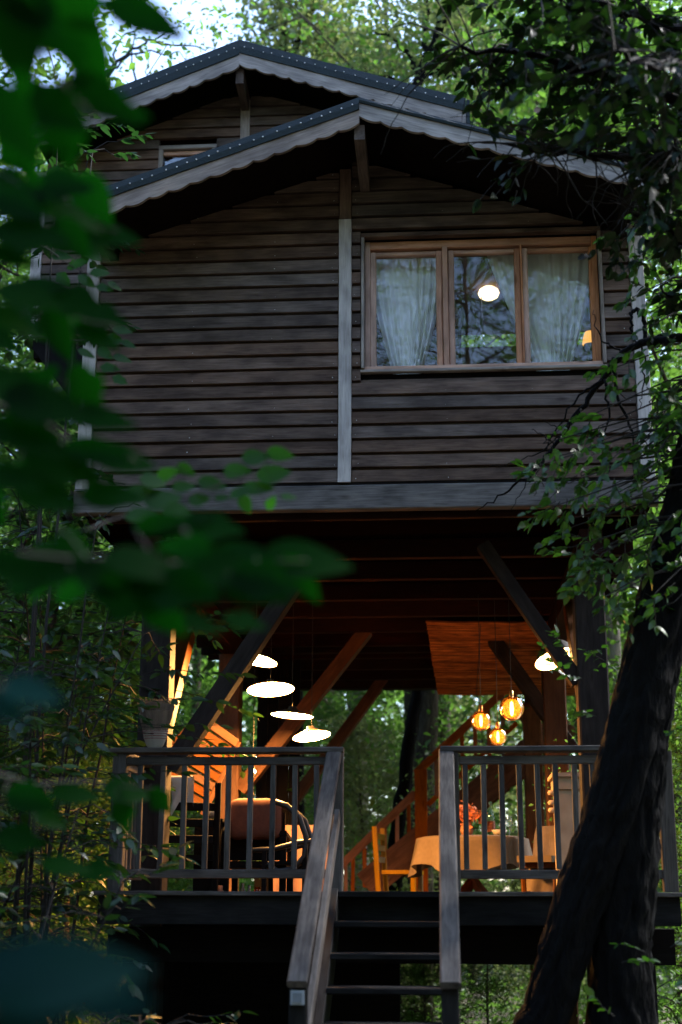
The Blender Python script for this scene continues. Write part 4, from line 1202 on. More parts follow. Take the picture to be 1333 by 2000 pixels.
def polyline(pts, r0, r1, mbx, wob=0.02):
    pts = [Vector(p) for p in pts]
    out = []
    for i in range(len(pts) - 1):
        for k in range(5):
            t = k / 5
            out.append(pts[i].lerp(pts[i + 1], t) + Vector((rnd.uniform(-wob, wob), rnd.uniform(-wob, wob), rnd.uniform(-wob, wob))) * (1 if 0 < k else 0.3))
    out.append(pts[-1])
    mbx.tube(out, [r0 + (r1 - r0) * i / (len(out) - 1) for i in range(len(out))], 7)
    return out
def sprig(start, direction, length, nl, size, spec, mbx, droop=0.25, r=0.0035, up=0.5):
    p = Vector(start); d = Vector(direction).normalized()
    pts = [p.copy()]
    for i in range(nl):
        d = (d + Vector((rnd.uniform(-.25, .25), rnd.uniform(-.25, .25), rnd.uniform(-.2, .2) - droop * 0.25))).normalized()
        p = p + d * (length / nl)
        pts.append(p.copy())
        side = d.cross(Vector((0, 0, 1)))
        side = side.normalized() if side.length > 0.05 else Vector((1, 0, 0))
        ld = (d * rnd.uniform(0.3, 1.0) + side * rnd.choice((-1, 1)) * rnd.uniform(0.4, 1.0) + Vector((0, 0, rnd.uniform(-0.5, 0.2)))).normalized()
        nrm = Vector((rnd.uniform(-.7, .7), rnd.uniform(-.7, .7), 0.35 + up * rnd.uniform(0.2, 1.4)))
        spec.append((p.copy(), ld, nrm, size * rnd.uniform(0.65, 1.3)))
    nrm = Vector((rnd.uniform(-.7, .7), rnd.uniform(-.7, .7), 0.6))
    spec.append((p.copy(), d, nrm, size * rnd.uniform(0.8, 1.2)))
    mbx.tube(pts, [r * (1 - 0.7 * i / len(pts)) for i in range(len(pts))], 5)

# boughs that carry the dark canopy at the top right
def bough(path, r0, r1, nspr, size, spread=0.35, ln=(0.18, 0.42), nl=(6, 11)):
    b = MB(); pts = polyline(path, r0, r1, b, 0.025)
    b.at('branch', M_BARK, oak, pts[0], True)
    for k in range(nspr):
        q = pts[min(len(pts) - 1, int(len(pts) * (0.12 + 0.88 * rnd.random())))]
        d = Vector((rnd.gauss(0, 1), rnd.gauss(0, 1), rnd.gauss(0, 0.7) - 0.15))
        s = q + d.normalized() * rnd.uniform(0, spread)
        if (s - q).length > 0.06:
            twig.tube([q, q.lerp(s, 0.5) + Vector((0, 0, 0.02)), s], [0.006, 0.005, 0.004], 5)
        sprig(s, d, rnd.uniform(*ln), rnd.randint(*nl), size, oak_leaf_spec, twig)
bough([at(1445, 300, 7.4), at(1330, 200, 7.1), at(1200, 150, 6.9), at(1050, 110, 6.7), at(900, 90, 6.6)], 0.045, 0.010, 95, 0.085, 0.42)
bough([at(1440, 200, 7.2), at(1330, 60, 6.9), at(1180, 10, 6.6), at(1020, -30, 6.4)], 0.04, 0.010, 80, 0.085, 0.42)
bough([at(1440, 420, 7.5), at(1330, 330, 7.2), at(1200, 300, 7.0), at(1090, 300, 6.9), at(990, 280, 6.8)], 0.04, 0.008, 85, 0.082, 0.38)
bough([at(1450, 100, 7.0), at(1380, 120, 6.2), at(1280, 130, 5.6), at(1200, 100, 5.2)], 0.035, 0.008, 50, 0.075, 0.32)
bough([at(1440, 330, 7.4), at(1380, 380, 7.0), at(1320, 300, 6.6), at(1270, 250, 6.4)], 0.03, 0.008, 64, 0.085, 0.36)
bough([at(1420, 560, 7.7), at(1330, 470, 7.5), at(1270, 430, 7.4), at(1225, 410, 7.3)], 0.025, 0.006, 34, 0.072, 0.22, (0.12, 0.28), (5, 8))
bough([at(1420, 600, 7.7), at(1330, 600, 7.8), at(1290, 560, 7.8)], 0.02, 0.006, 20, 0.07, 0.16, (0.10, 0.22), (5, 8))
# small bright sprig hanging before the gable board
sprig(at(985, 300, 6.9), Vector((-0.6, 0.1, -0.35)), 0.20, 6, 0.08, oak_leaf_spec, twig, up=0.2)
sprig(at(1010, 372, 7.0), Vector((-0.1, 0.1, -0.2)), 0.08, 4, 0.06, oak_leaf_spec, twig, up=0.2)
# the twisted branch in front of the window corner
path = [at(1410, 640, 7.75), at(1333, 660, 7.9), at(1262, 668, 8.1), at(1215, 690, 8.2), at(1175, 745, 8.3), at(1135, 800, 8.35), at(1085, 870, 8.4), at(1040, 925, 8.4), at(985, 965, 8.45), at(930, 997, 8.5)]
b = MB(); pp = polyline(path, 0.032, 0.003, b, 0.012); b.at('branch', M_BARK, oak, pp[0], True)
for pth, r in (([(1262, 668), (1258, 625), (1245, 602), (1230, 612), (1236, 650), (1262, 700), (1255, 760), (1250, 800)], 0.016), ([(1215, 690), (1180, 668), (1165, 640), (1160, 605)], 0.008), ([(1180, 740), (1192, 800), (1180, 860), (1190, 900)], 0.010), ([(1135, 800), (1115, 830), (1090, 835), (1060, 820)], 0.006), ([(1085, 870), (1062, 850), (1040, 840)], 0.005), ([(1200, 700), (1205, 760), (1230, 830), (1240, 900), (1235, 960)], 0.014), ([(1262, 668), (1290, 655), (1333, 660)], 0.02), ([(1175, 745), (1130, 770), (1080, 850), (1064, 900)], 0.009), ([(1100, 850), (1050, 885), (1000, 905), (960, 910)], 0.005), ([(1040, 925), (1020, 960), (1000, 1000)], 0.004), ([(1060, 900), (1046, 930), (1044, 968)], 0.004)):
    b = MB(); pp = polyline([at(x, y, 8.25) for x, y in pth], r, 0.002, b, 0.014); b.at('branch', M_BARK, oak, pp[0], True)
low_spec = []
for k in range(165):
    # leaf mass below the window at the right edge
    while True:
        px, py = rnd.uniform(1040, 1400), rnd.uniform(770, 1180)
        edge = 1060 + 0.0 * py if py < 960 else 1060 + (py - 960) * 0.42
        if px > edge + 150 * (max(0, 860 - py) / 90) : break
    s = at(px, py, rnd.uniform(7.5, 8.3))
    sprig(s, Vector((rnd.uniform(-1, 0.3), rnd.uniform(-.7, .5), rnd.uniform(-.9, .3))), rnd.uniform(0.10, 0.24), rnd.randint(4, 8), 0.072, low_spec, twig, up=0.35)
    if k % 2 == 0:
        q = at(1370 + rnd.uniform(-30, 60), py - 60, 7.95)
        twig.tube([q, q.lerp(s, 0.5) + Vector((0, 0, 0.05)), s], [0.010, 0.006, 0.003], 5)
for k in range(46):
    # sprays hanging before the right corner board
    px, py = rnd.uniform(1195, 1370), rnd.uniform(400, 800)
    if px < 1235 and 480 < py < 690: continue
    s = at(px, py, rnd.uniform(7.4, 8.0))
    sprig(s, Vector((rnd.uniform(-1, 0.3), rnd.uniform(-.5, .5), rnd.uniform(-.8, .3))), rnd.uniform(0.10, 0.22), rnd.randint(4, 8), 0.07, low_spec, twig, up=0.35)
    q = at(1390, py - 40, 7.8)
    if k % 3 == 0: twig.tube([q, q.lerp(s, 0.5) + Vector((0, 0, 0.05)), s], [0.010, 0.006, 0.003], 5)
for (px, py) in ((1128, 1085), (1130, 1130), (1168, 1120), (1180, 1010), (1120, 1010), (1150, 1030)):
    sprig(at(px, py - 20, 7.9), Vector((-0.3, 0, -1)), 0.14, 5, 0.075, low_spec, twig, up=0.1)
for (px, py, Y) in ((1295, 1445, 7.7), (1260, 1860, 7.6), (1215, 1880, 7.6), (1280, 1960, 7.4), (1200, 1985, 7.3), (1310, 1850, 7.6), (1165, 1400, 7.8), (1120, 1410, 8.3), (1085, 1300, 8.6), (1110, 1275, 8.6), (1125, 1300, 8.5), (1140, 1330, 8.4), (1180, 1290, 8.2), (1075, 1290, 8.7), (1065, 1310, 8.7), (1135, 1285, 8.6), (1150, 1310, 8.5), (1110, 1310, 8.6), (1100, 1260, 8.6)):
    sprig(at(px, py, Y), Vector((rnd.uniform(-1, 1), -0.4, 0.4)), 0.14, 5, 0.055, low_spec, twig, up=0.3)
twig.at('twigs', M_TWIG, oak, (1.0, 7.5, 5.0))['kind'] = 'stuff'

def plant_leaves(spec, variants, parent, n_single, stuff_name, single_name='leaf'):
    """the leaves that show largest become objects, the others one joined part"""
    def key(s):
        d = (s[0] - EYE); dep = d.dot(FWD)
        x = d.dot(RGT) / max(0.1, dep) * 2778; y = d.dot(UPV) / max(0.1, dep) * 2778
        inside = abs(x) < 690 and abs(y) < 1030
        return -(s[3] / max(0.2, dep)) * (1.0 if inside else 0.01)
    order = sorted(spec, key=key)
    for s in order[:n_single]:
        link(single_name, variants[rnd.randrange(len(variants))], leaf_matrix(*s), parent)
    rest = order[n_single:]
    if rest:
        data = []
        for me in variants:
            data.append(([v.co.copy() for v in me.vertices], [tuple(p.vertices) for p in me.polygons]))
        vv = []; ff = []
        for s in rest:
            vs_, fs_ = data[rnd.randrange(len(data))]
            Mx = leaf_matrix(*s); n0 = len(vv)
            vv += [Mx @ v for v in vs_]; ff += [tuple(i + n0 for i in f_) for f_ in fs_]
        mb = MB(); mb.v = vv; mb.f = ff
        o = mb.at(stuff_name, variants[0].materials[0], parent, rest[0][0], True); o['kind'] = 'stuff'
def oak_ok(sp):
    d = sp[0] - EYE; dep = d.dot(FWD)
    px = 666.5 + 2778 * d.dot(RGT) / dep; py = 1000 - 2778 * d.dot(UPV) / dep
    if py > 460:
        return True
    lim = np.interp(px, [820, 850, 900, 935, 960, 1000, 1060, 1110, 1230, 1270], [60, 120, 165, 235, 290, 300, 300, 285, 318, 460])
    if 905 < px < 1030 and 265 < py < 400:
        return rnd.random() < 0.35
    return py < lim and px > 825
oak_leaf_spec = [sp for sp in oak_leaf_spec if oak_ok(sp)]
leaves_low = [leaf_mesh('low_oak_leaf_%d' % k, L_LOW, w, b, 0.25, 0.15, l) for k, (w, b, l) in enumerate(((0.60, 0.10, 0), (0.54, 0.25, 0), (0.64, -0.05, 3), (0.52, 0.35, 0)))]
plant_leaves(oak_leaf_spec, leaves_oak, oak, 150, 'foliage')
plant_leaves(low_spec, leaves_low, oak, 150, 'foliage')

# ------------------------------------------------------------------ out-of-focus branches at the left, close to the camera
leaves_near = [leaf_mesh('near_leaf_%d' % k, L_NEAR, w, b, 0.3, 0.10, l) for k, (w, b, l) in enumerate(((0.66, 0.10, 0), (0.58, 0.20, 0), (0.72, 0.05, 2), (0.50, 0.15, 0)))]
def img_leaf(px, py, lpx, ang, Y, tilt=0.6):
    p = at(px, py, Y); dep = (p - EYE).dot(FWD)
    a = math.radians(ang)
    d = RGT * math.cos(a) + UPV * math.sin(a) + FWD * rnd.uniform(-0.3, 0.3)
    tilt *= 0.72
    nrm = -FWD * (1 - tilt) + Vector((rnd.uniform(-.3, .3), rnd.uniform(-.3, .1), tilt))
    s = lpx * dep / 2778 * 0.96
    return (p - d.normalized() * s * 0.5, d, nrm, s)
def near_branch(label, spine, r, items, zones=(), lv=None, group='blurred leafy branches close in front'):
    root = thing('leafy_branch', label, 'branch', spine[0], group)
    b = MB(); pts = polyline(spine, r, r * 0.3, b, 0.004); b.at('twig', M_TWIG, root, spine[0], True)
    stalk = MB()
    def add(s):
        link('leaf', (lv or leaves_near)[rnd.randrange(4)], leaf_matrix(*s), root)
        q = min(pts, key=lambda v: (v - s[0]).length)
        stalk.tube([q, q.lerp(s[0], 0.5) + Vector((0, 0, 0.004)), s[0]], 0.0012, 4)
    for it in items:
        add(img_leaf(*it))
    for (x0, y0, x1, y1, n, l0, l1, Ya, Yb) in zones:
        for k in range(n):
            add(img_leaf(rnd.uniform(x0, x1), rnd.uniform(y0, y1), rnd.uniform(l0, l1), rnd.choice((-20, -35, 10, 30, 170, 200, -60)) + rnd.uniform(-20, 20), rnd.uniform(Ya, Yb), rnd.uniform(0.45, 0.75)))
    stalk.at('stalks', M_TWIG, root, spine[0])['kind'] = 'stuff'
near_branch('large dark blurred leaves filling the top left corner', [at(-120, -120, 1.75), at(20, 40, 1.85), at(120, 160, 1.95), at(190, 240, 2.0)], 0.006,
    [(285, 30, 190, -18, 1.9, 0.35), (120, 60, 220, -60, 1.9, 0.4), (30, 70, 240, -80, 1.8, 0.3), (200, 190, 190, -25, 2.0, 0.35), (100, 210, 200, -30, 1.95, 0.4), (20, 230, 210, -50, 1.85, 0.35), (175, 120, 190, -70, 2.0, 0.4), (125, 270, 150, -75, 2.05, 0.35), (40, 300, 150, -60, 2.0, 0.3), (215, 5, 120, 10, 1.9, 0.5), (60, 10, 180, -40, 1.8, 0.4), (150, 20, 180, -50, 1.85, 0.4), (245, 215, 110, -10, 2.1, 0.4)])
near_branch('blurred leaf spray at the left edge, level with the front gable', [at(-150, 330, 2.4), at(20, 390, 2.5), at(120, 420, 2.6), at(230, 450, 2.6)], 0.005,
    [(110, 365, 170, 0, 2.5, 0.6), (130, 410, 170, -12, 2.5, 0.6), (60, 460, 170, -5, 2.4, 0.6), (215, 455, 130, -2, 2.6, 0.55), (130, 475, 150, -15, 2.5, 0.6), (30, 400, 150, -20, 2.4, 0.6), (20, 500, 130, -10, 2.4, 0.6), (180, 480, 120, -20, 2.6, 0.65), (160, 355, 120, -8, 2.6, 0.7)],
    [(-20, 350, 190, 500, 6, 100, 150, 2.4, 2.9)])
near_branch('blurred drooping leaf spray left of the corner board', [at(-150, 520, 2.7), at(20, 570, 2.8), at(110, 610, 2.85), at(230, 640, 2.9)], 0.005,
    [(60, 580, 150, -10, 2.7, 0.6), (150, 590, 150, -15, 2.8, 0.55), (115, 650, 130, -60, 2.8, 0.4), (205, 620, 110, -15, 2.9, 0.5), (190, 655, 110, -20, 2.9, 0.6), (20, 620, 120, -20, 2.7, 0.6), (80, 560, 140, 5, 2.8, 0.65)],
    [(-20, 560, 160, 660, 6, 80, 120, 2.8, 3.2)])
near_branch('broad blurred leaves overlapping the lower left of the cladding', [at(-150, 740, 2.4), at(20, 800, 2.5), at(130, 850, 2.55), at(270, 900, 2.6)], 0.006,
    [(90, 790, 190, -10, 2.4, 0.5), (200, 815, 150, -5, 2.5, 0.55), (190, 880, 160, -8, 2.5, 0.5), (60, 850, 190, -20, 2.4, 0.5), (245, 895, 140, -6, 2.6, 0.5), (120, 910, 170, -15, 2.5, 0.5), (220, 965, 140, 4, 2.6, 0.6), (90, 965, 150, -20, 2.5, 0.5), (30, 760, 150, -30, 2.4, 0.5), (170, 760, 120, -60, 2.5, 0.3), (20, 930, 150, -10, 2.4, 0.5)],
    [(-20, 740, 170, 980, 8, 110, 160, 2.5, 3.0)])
near_branch('light spray of small round leaves crossing the bottom beam', [at(150, 1040, 4.0), at(300, 990, 4.2), at(420, 950, 4.3), at(540, 905, 4.4)], 0.004,
    [(328, 925, 55, 20, 4.3, 0.35), (365, 918, 46, -30, 4.3, 0.4), (360, 950, 56, 10, 4.3, 0.4), (415, 945, 66, -10, 4.3, 0.5), (390, 975, 50, 15, 4.3, 0.5), (500, 893, 60, 5, 4.4, 0.5), (548, 887, 60, -8, 4.4, 0.35), (465, 920, 62, 5, 4.4, 0.5), (535, 925, 74, 10, 4.4, 0.5), (505, 953, 72, 5, 4.4, 0.55), (565, 970, 38, 0, 4.4, 0.5), (530, 982, 34, 60, 4.4, 0.4), (480, 985, 46, -60, 4.4, 0.4), (435, 972, 36, 10, 4.3, 0.5), (320, 975, 80, 15, 4.2, 0.6), (275, 965, 80, 10, 4.2, 0.6), (470, 960, 50, 30, 4.3, 0.5), (300, 940, 60, -10, 4.2, 0.6), (350, 1000, 70, -10, 4.0, 0.6), (280, 1005, 80, 5, 4.0, 0.6)], lv=[leaf_mesh('young_leaf_%d' % k, L_SPRAY, w, 0.1, 0.3, 0.1) for k, w in enumerate((0.7, 0.62, 0.75, 0.56))])
near_branch('dark blurred spray below the bottom beam reaching towards the lamps', [at(-120, 1060, 2.3), at(130, 1090, 2.4), at(350, 1100, 2.5), at(600, 1095, 2.6)], 0.005,
    [(320, 1020, 130, 10, 2.6, 0.65), (420, 1030, 130, -6, 2.7, 0.65), (390, 1010, 90, 20, 2.7, 0.65), (290, 1100, 190, -5, 2.4, 0.6), (450, 1110, 190, 0, 2.5, 0.6), (600, 1090, 200, 2, 2.6, 0.6), (590, 1130, 130, -50, 2.6, 0.4), (350, 1150, 190, -8, 2.4, 0.6), (500, 1150, 150, -5, 2.5, 0.6), (220, 1130, 170, -8, 2.4, 0.6), (120, 1100, 170, -10, 2.4, 0.6), (30, 1110, 150, -20, 2.3, 0.5), (320, 1200, 130, -40, 2.5, 0.5), (470, 1080, 140, 10, 2.6, 0.6), (390, 1215, 100, -15, 2.6, 0.7), (250, 1170, 160, -20, 2.4, 0.6), (480, 1215, 100, -12, 2.7, 0.8), (520, 1135, 160, -10, 2.5, 0.6)],
    [(60, 1060, 420, 1170, 6, 110, 160, 2.3, 2.8)])
LV_SPRAY = [leaf_mesh('bright_leaf_%d' % k, L_SPRAY, w, 0.15, 0.3, 0.1, l) for k, (w, l) in enumerate(((0.7, 0), (0.62, 3), (0.75, 3), (0.56, 0)))]
near_branch('small bright sharp leaf spray left of the corner board under the gable', [at(60, 470, 6.0), at(140, 520, 6.0), at(200, 545, 6.0), at(235, 560, 6.0)], 0.004,
    [(180, 498, 48, -20, 6.0, 0.6), (195, 532, 44, 10, 6.0, 0.6), (150, 515, 50, 20, 6.0, 0.6), (205, 562, 40, -10, 6.0, 0.6), (170, 548, 44, -30, 6.0, 0.6), (225, 558, 34, -25, 6.0, 0.6), (120, 500, 48, 0, 6.0, 0.6), (185, 470, 44, 30, 6.0, 0.6), (105, 335, 40, 60, 6.0, 0.4), (140, 345, 36, 40, 6.0, 0.4), (125, 545, 40, -40, 6.0, 0.5)], lv=LV_SPRAY)
near_branch('bright leaf spray crossing the corner board at mid height', [at(60, 660, 6.0), at(150, 665, 6.0), at(210, 670, 6.0), at(245, 690, 6.0)], 0.004,
    [(240, 645, 44, 0, 6.0, 0.5), (225, 662, 40, -15, 6.0, 0.5), (205, 690, 40, -30, 6.0, 0.5), (240, 700, 44, -10, 6.0, 0.5), (252, 672, 34, -20, 6.0, 0.5), (215, 718, 44, -5, 6.0, 0.5), (235, 742, 36, -20, 6.0, 0.5), (190, 655, 40, 10, 6.0, 0.5), (170, 690, 40, -20, 6.0, 0.5)], lv=LV_SPRAY)
near_branch('very close blurred leaf with teal sky sheen sweeping across the bottom left corner', [at(-150, 2050, 1.35), at(0, 1960, 1.4), at(100, 1920, 1.45)], 0.005,
    [(120, 1900, 380, 4, 1.4, 0.72), (60, 1960, 300, 10, 1.4, 0.7), (-10, 1880, 240, 20, 1.35, 0.7), (230, 1960, 160, 10, 1.6, 0.7)], lv=[leaf_mesh('teal_sheen_leaf_%d' % k, L_SKY_SHEEN, w, 0.1, 0.3, 0.1) for k, w in enumerate((0.6, 0.5, 0.66, 0.55))])
near_branch('close blurred leaf pair at the left edge beside the left post', [at(-150, 1300, 1.8), at(0, 1340, 1.9), at(90, 1370, 1.95)], 0.004,
    [(60, 1350, 150, -10, 1.9, 0.75), (10, 1385, 130, -15, 1.9, 0.75)], lv=[leaf_mesh('blue_sheen_leaf_%d' % k, L_SKY_SHEEN, w, 0.1, 0.3, 0.1) for k, w in enumerate((0.6, 0.5, 0.66, 0.55))])
near_branch('blurred leaf spray hanging before the left railing post', [at(-150, 1480, 3.2), at(60, 1530, 3.4), at(200, 1530, 3.5), at(330, 1545, 3.5)], 0.004,
    [(250, 1545, 110, -8, 3.5, 0.6), (315, 1565, 70, -50, 3.5, 0.45), (240, 1590, 80, -75, 3.5, 0.4), (150, 1550, 110, -5, 3.4, 0.6), (60, 1560, 120, -10, 3.3, 0.6), (130, 1690, 110, -5, 3.3, 0.65), (40, 1640, 110, -10, 3.3, 0.65), (190, 1700, 90, 5, 3.4, 0.65), (100, 1600, 90, -20, 3.4, 0.65)])

# ------------------------------------------------------------------ saplings at mid distance, left and below
leaves_shrub = [leaf_mesh('shrub_leaf_%d' % k, L_SHRUB, w, b, 0.25, 0.1, 0) for k, (w, b) in enumerate(((0.46, 0.10), (0.40, 0.25), (0.52, 0.0)))]
leaves_tan = [leaf_mesh('tan_leaf_%d' % k, L_WARM, 0.45, 0.1) for k in range(2)]
def sapling(x, y, h, label, nspr, size, lean=0.0, radius=0.8, single=60, zmin=0.15, flat=0.25, tan=0):
    z0 = ground_z(x, y) - 0.05
    root = thing('sapling', label, 'sapling', (x, y, z0), 'saplings and shrubs round the tree house')
    spec = []; tw = MB()
    stems = rnd.randint(3, 5)
    tops = []
    st_ = MB()
    for k in range(stems):
        a = rnd.uniform(0, 6.28); r = radius * rnd.uniform(0.2, 0.9)
        hh = h * rnd.uniform(0.75, 1.05)
        pts = [Vector((x + rnd.uniform(-.08, .08), y + rnd.uniform(-.08, .08), z0)), Vector((x + 0.35 * r * math.cos(a) + lean * 0.3, y + 0.35 * r * math.sin(a), z0 + hh * 0.5)), Vector((x + r * math.cos(a) + lean, y + r * math.sin(a), z0 + hh))]
        tops.append(polyline(pts, 0.016, 0.004, st_, 0.012))
    st_.at('stem', M_TWIG, root, (x, y, z0))
    for k in range(nspr):
        pl = rnd.choice(tops)
        t = zmin + (1 - zmin) * rnd.random() ** 0.8
        q = pl[min(len(pl) - 1, int(t * len(pl)))]
        a = rnd.uniform(0, 6.28); L = radius * rnd.uniform(0.3, 0.9)
        d = Vector((math.cos(a), math.sin(a), rnd.uniform(-0.1, flat)))
        s = q + d * L * 0.5
        tw.tube([q, q.lerp(s, 0.6) + Vector((0, 0, 0.03)), s], [0.005, 0.004, 0.003], 4)
        sprig(s, d, L * 0.55, rnd.randint(6, 10), size, spec, tw, droop=0.15, r=0.003, up=1.2)
    tw.at('twigs', M_TWIG, root, (x, y, z0))['kind'] = 'stuff'
    if tan:
        plant_leaves(spec[:tan], leaves_tan, root, min(tan, 20), 'foliage')
        spec = spec[tan:]
    plant_leaves(spec, leaves_shrub, root, single, 'foliage')
sapling(-2.30, 7.4, 2.3, 'sapling with thin tan edged leaves before the left railing post', 85, 0.085, 0.2, 0.8, 110, 0.25, tan=60)
sapling(-2.75, 6.4, 2.1, 'dense dark sapling at the lower left edge', 110, 0.09, 0.0, 0.8, 90, 0.2)
sapling(-1.75, 6.6, 1.25, 'low bush under the left end of the deck', 70, 0.08, 0.1, 0.6, 70, 0.2, tan=30)
sapling(-3.1, 8.8, 4.2, 'tall thin sapling left of the house post', 140, 0.10, 0.2, 1.1, 70, 0.2)
sapling(-2.9, 10.8, 5.6, 'tall leafy sapling reaching the bottom beam at the left', 160, 0.11, 0.0, 1.2, 60, 0.3)
sapling(-2.55, 8.6, 7.1, 'slender sapling with bright sprays against the corner board', 60, 0.085, -0.1, 0.55, 60, 0.70)
sapling(-2.40, 8.35, 3.9, 'leafy sapling spreading flat sprays across the left house post', 80, 0.085, 0.15, 0.65, 60, 0.35)
sapling(-2.45, 7.9, 1.95, 'full dark green sapling hiding the left corner of the deck', 120, 0.075, 0.1, 0.65, 80, 0.15)
sapling(-3.35, 7.3, 2.7, 'full dark green bush at the left edge beside the deck', 150, 0.085, 0.1, 0.9, 70, 0.15)
sapling(-1.95, 7.7, 1.35, 'low dark green bush in front of the black space under the deck', 90, 0.07, 0.1, 0.6, 70, 0.15)
sapling(-3.0, 8.0, 3.3, 'dense dark sapling between the left edge and the left house post', 130, 0.085, 0.1, 0.8, 60, 0.25)
sapling(-4.4, 13.5, 6.5, 'broad bush behind the left corner of the house', 110, 0.13, 0.0, 1.6, 40, 0.15)
sapling(0.9, 6.3, 0.75, 'low plant at the foot of the forked trunk', 26, 0.06, 0.1, 0.45, 40, 0.2)
sapling(1.75, 7.6, 1.3, 'bush right of the forked trunk', 36, 0.075, 0.0, 0.6, 40, 0.2)

# ------------------------------------------------------------------ woodland behind
def tree_meshes(seed, H, base, rad, nleaf, leaf, mat, bark, lean=0.0, conical=0.0, r0=0.2, bare=False):
    r = random.Random(seed); ng = np.random.default_rng(seed)
    tr = MB()
    trunk = []
    n = 9
    for i in range(n + 1):
        t = i / n
        trunk.append(Vector((lean * H * t * t + 0.25 * math.sin(t * 4 + seed) * t, 0.25 * math.cos(t * 3 + seed * 2) * t, H * 0.95 * t)))
    tr.tube(trunk, [r0 * (1 - 0.88 * (i / n)) * (1.35 if i == 0 else 1) for i in range(n + 1)], 10)
    cl = []; limbs = 22
    for k in range(limbs):
        t = base + (1 - base) * (k / limbs) ** 0.9
        q = trunk[0].lerp(trunk[-1], 0) if False else None
        fi = t * n; i0 = min(n - 1, int(fi)); q = trunk[i0].lerp(trunk[i0 + 1], fi - i0)
        a = k * 2.4 + r.uniform(-.4, .4)
        prof = (1 - conical * (t - base) / (1 - base)) * (0.45 + 0.55 * math.sin(math.pi * min(1, 0.15 + (t - base) / (1 - base) * 0.9)))
        L = rad * prof * r.uniform(0.7, 1.15)
        d = Vector((math.cos(a), math.sin(a), r.uniform(0.1, 0.7)))
        p1 = q + d * L * 0.5 + Vector((0, 0, 0.1)); p2 = q + d * L + Vector((0, 0, r.uniform(-0.3, 0.3)))
        rr = max(0.018, r0 * 0.42 * (1 - t * 0.7))
        tr.tube([q, q.lerp(p1, 0.5) + Vector((r.uniform(-.1, .1), r.uniform(-.1, .1), .05)), p1, p2], [rr, rr * 0.75, rr * 0.5, rr * 0.2], 6)
        for m in range(5):
            b0 = q.lerp(p2, r.uniform(0.35, 1.0))
            e = b0 + Vector((r.gauss(0, 1), r.gauss(0, 1), r.gauss(0.15, 0.6))) * L * 0.28
            tr.tube([b0, b0.lerp(e, 0.5) + Vector((0, 0, .05)), e], [rr * 0.3, rr * 0.2, 0.006], 4)
            cl.append((e, L * 0.22 + 0.15)); cl.append((b0.lerp(e, 0.5), L * 0.18 + 0.1))
            if bare:
                for w in range(4):
                    e2 = e + Vector((r.gauss(0, 1), r.gauss(0, 1), r.gauss(0.1, 0.6))) * 0.5
                    tr.tube([b0.lerp(e, r.random()), e2], [0.010, 0.004], 4)
    per = max(1, nleaf // len(cl))
    cent = np.concatenate([np.array(c)[None] + ng.normal(size=(per, 3)) * np.array([s, s, s * 0.7]) for c, s in cl], 0)
    P, Q = leaf_cloud(cent, leaf, ng, 0.25, 0.55)
    return mesh('trunk_mesh', tr.v, tr.f, bark, True), np_mesh('crown_mesh', P, Q, mat)
VAR = {
    'a': tree_meshes(3, 20, 0.30, 4.0, 22000, 0.105, L_BG, M_BARK2, 0.03),
    'b': tree_meshes(8, 22, 0.42, 3.6, 19000, 0.105, L_BG2, M_BARK2, -0.02, 0.3),
    'c': tree_meshes(15, 15, 0.22, 3.2, 17000, 0.10, L_BG, M_BARK2, 0.04),
    'd': tree_meshes(21, 18, 0.18, 3.0, 18000, 0.10, L_BG, M_BARK3, 0.015, 0.6),
    'e': tree_meshes(33, 21, 0.40, 3.4, 1600, 0.09, L_BG2, M_BARK2, 0.02, 0.2, 0.15, True),
    'g': tree_meshes(52, 20, 0.42, 3.6, 6500, 0.085, L_BG, M_BARK2, 0.02, 0.1, 0.18, True),
    'f': tree_meshes(40, 9, 0.10, 2.4, 14000, 0.09, L_BG, M_BARK2, 0.06, 0.2, 0.11),
    'h': tree_meshes(61, 9, 0.05, 2.8, 15000, 0.11, L_BG2, M_BARK2, 0.02, 0.2, 0.11),
}
def bg_tree(x, y, kind, s, rz, label, group='trees of the wood behind the house', name='woodland_tree', leanx=0.0):
    z = ground_z(x, y) - 0.1
    Mx = T((x, y, z)) @ Matrix.Rotation(leanx, 4, 'Y') @ Matrix.Rotation(rz, 4, 'Z') @ Matrix.Scale(s, 4)
    root = link(name, None, T((x, y, z))); tag(root, label, 'tree', group)
    link('trunk', VAR[kind][0], Mx, root); link('crown', VAR[kind][1], Mx, root)
def bx(px, Y): return at(px, 1000, Y).x
FAR = 'leafy tree in the dense wood behind the tree house'
bg_tree(bx(800, 21), 21, 'a', 0.98, 0.4, 'tree with dark leaning trunk rising behind the right slope of the upper roof', leanx=0.06)
bg_tree(bx(700, 26), 26, 'd', 1.16, 2.0, 'tall pale green tree directly behind the upper ridge')
bg_tree(bx(800, 24), 24, 'b', 0.98, 1.3, 'feathery pale tree rising behind the ridge of the upper roof')
bg_tree(bx(860, 29), 29, 'b', 1.10, 4.0, 'tall yellowish tree further back right of the upper ridge')
bg_tree(bx(1130, 23), 23, 'a', 1.0, 1.0, 'spreading tree behind the right end of the front roof')
bg_tree(bx(1180, 19), 19, 'd', 1.0, 3.0, 'narrow tree behind the oak canopy at the top right')
bg_tree(bx(1390, 16), 16, 'c', 1.0, 5.0, 'tree at the right edge behind the corner board')
bg_tree(bx(1290, 27), 27, 'b', 1.0, 0.2, 'pale tree glimpsed between oak leaves at the right edge')
bg_tree(bx(60, 27), 27, 'd', 1.05, 2.2, 'pale trunked tree left of the house, seen between blurred leaves')
bg_tree(bx(-280, 21), 21, 'd', 1.05, 0.9, 'yellow green tree at the top left edge behind the blurred leaves')
bg_tree(bx(110, 33), 33, 'a', 0.95, 5.1, FAR)
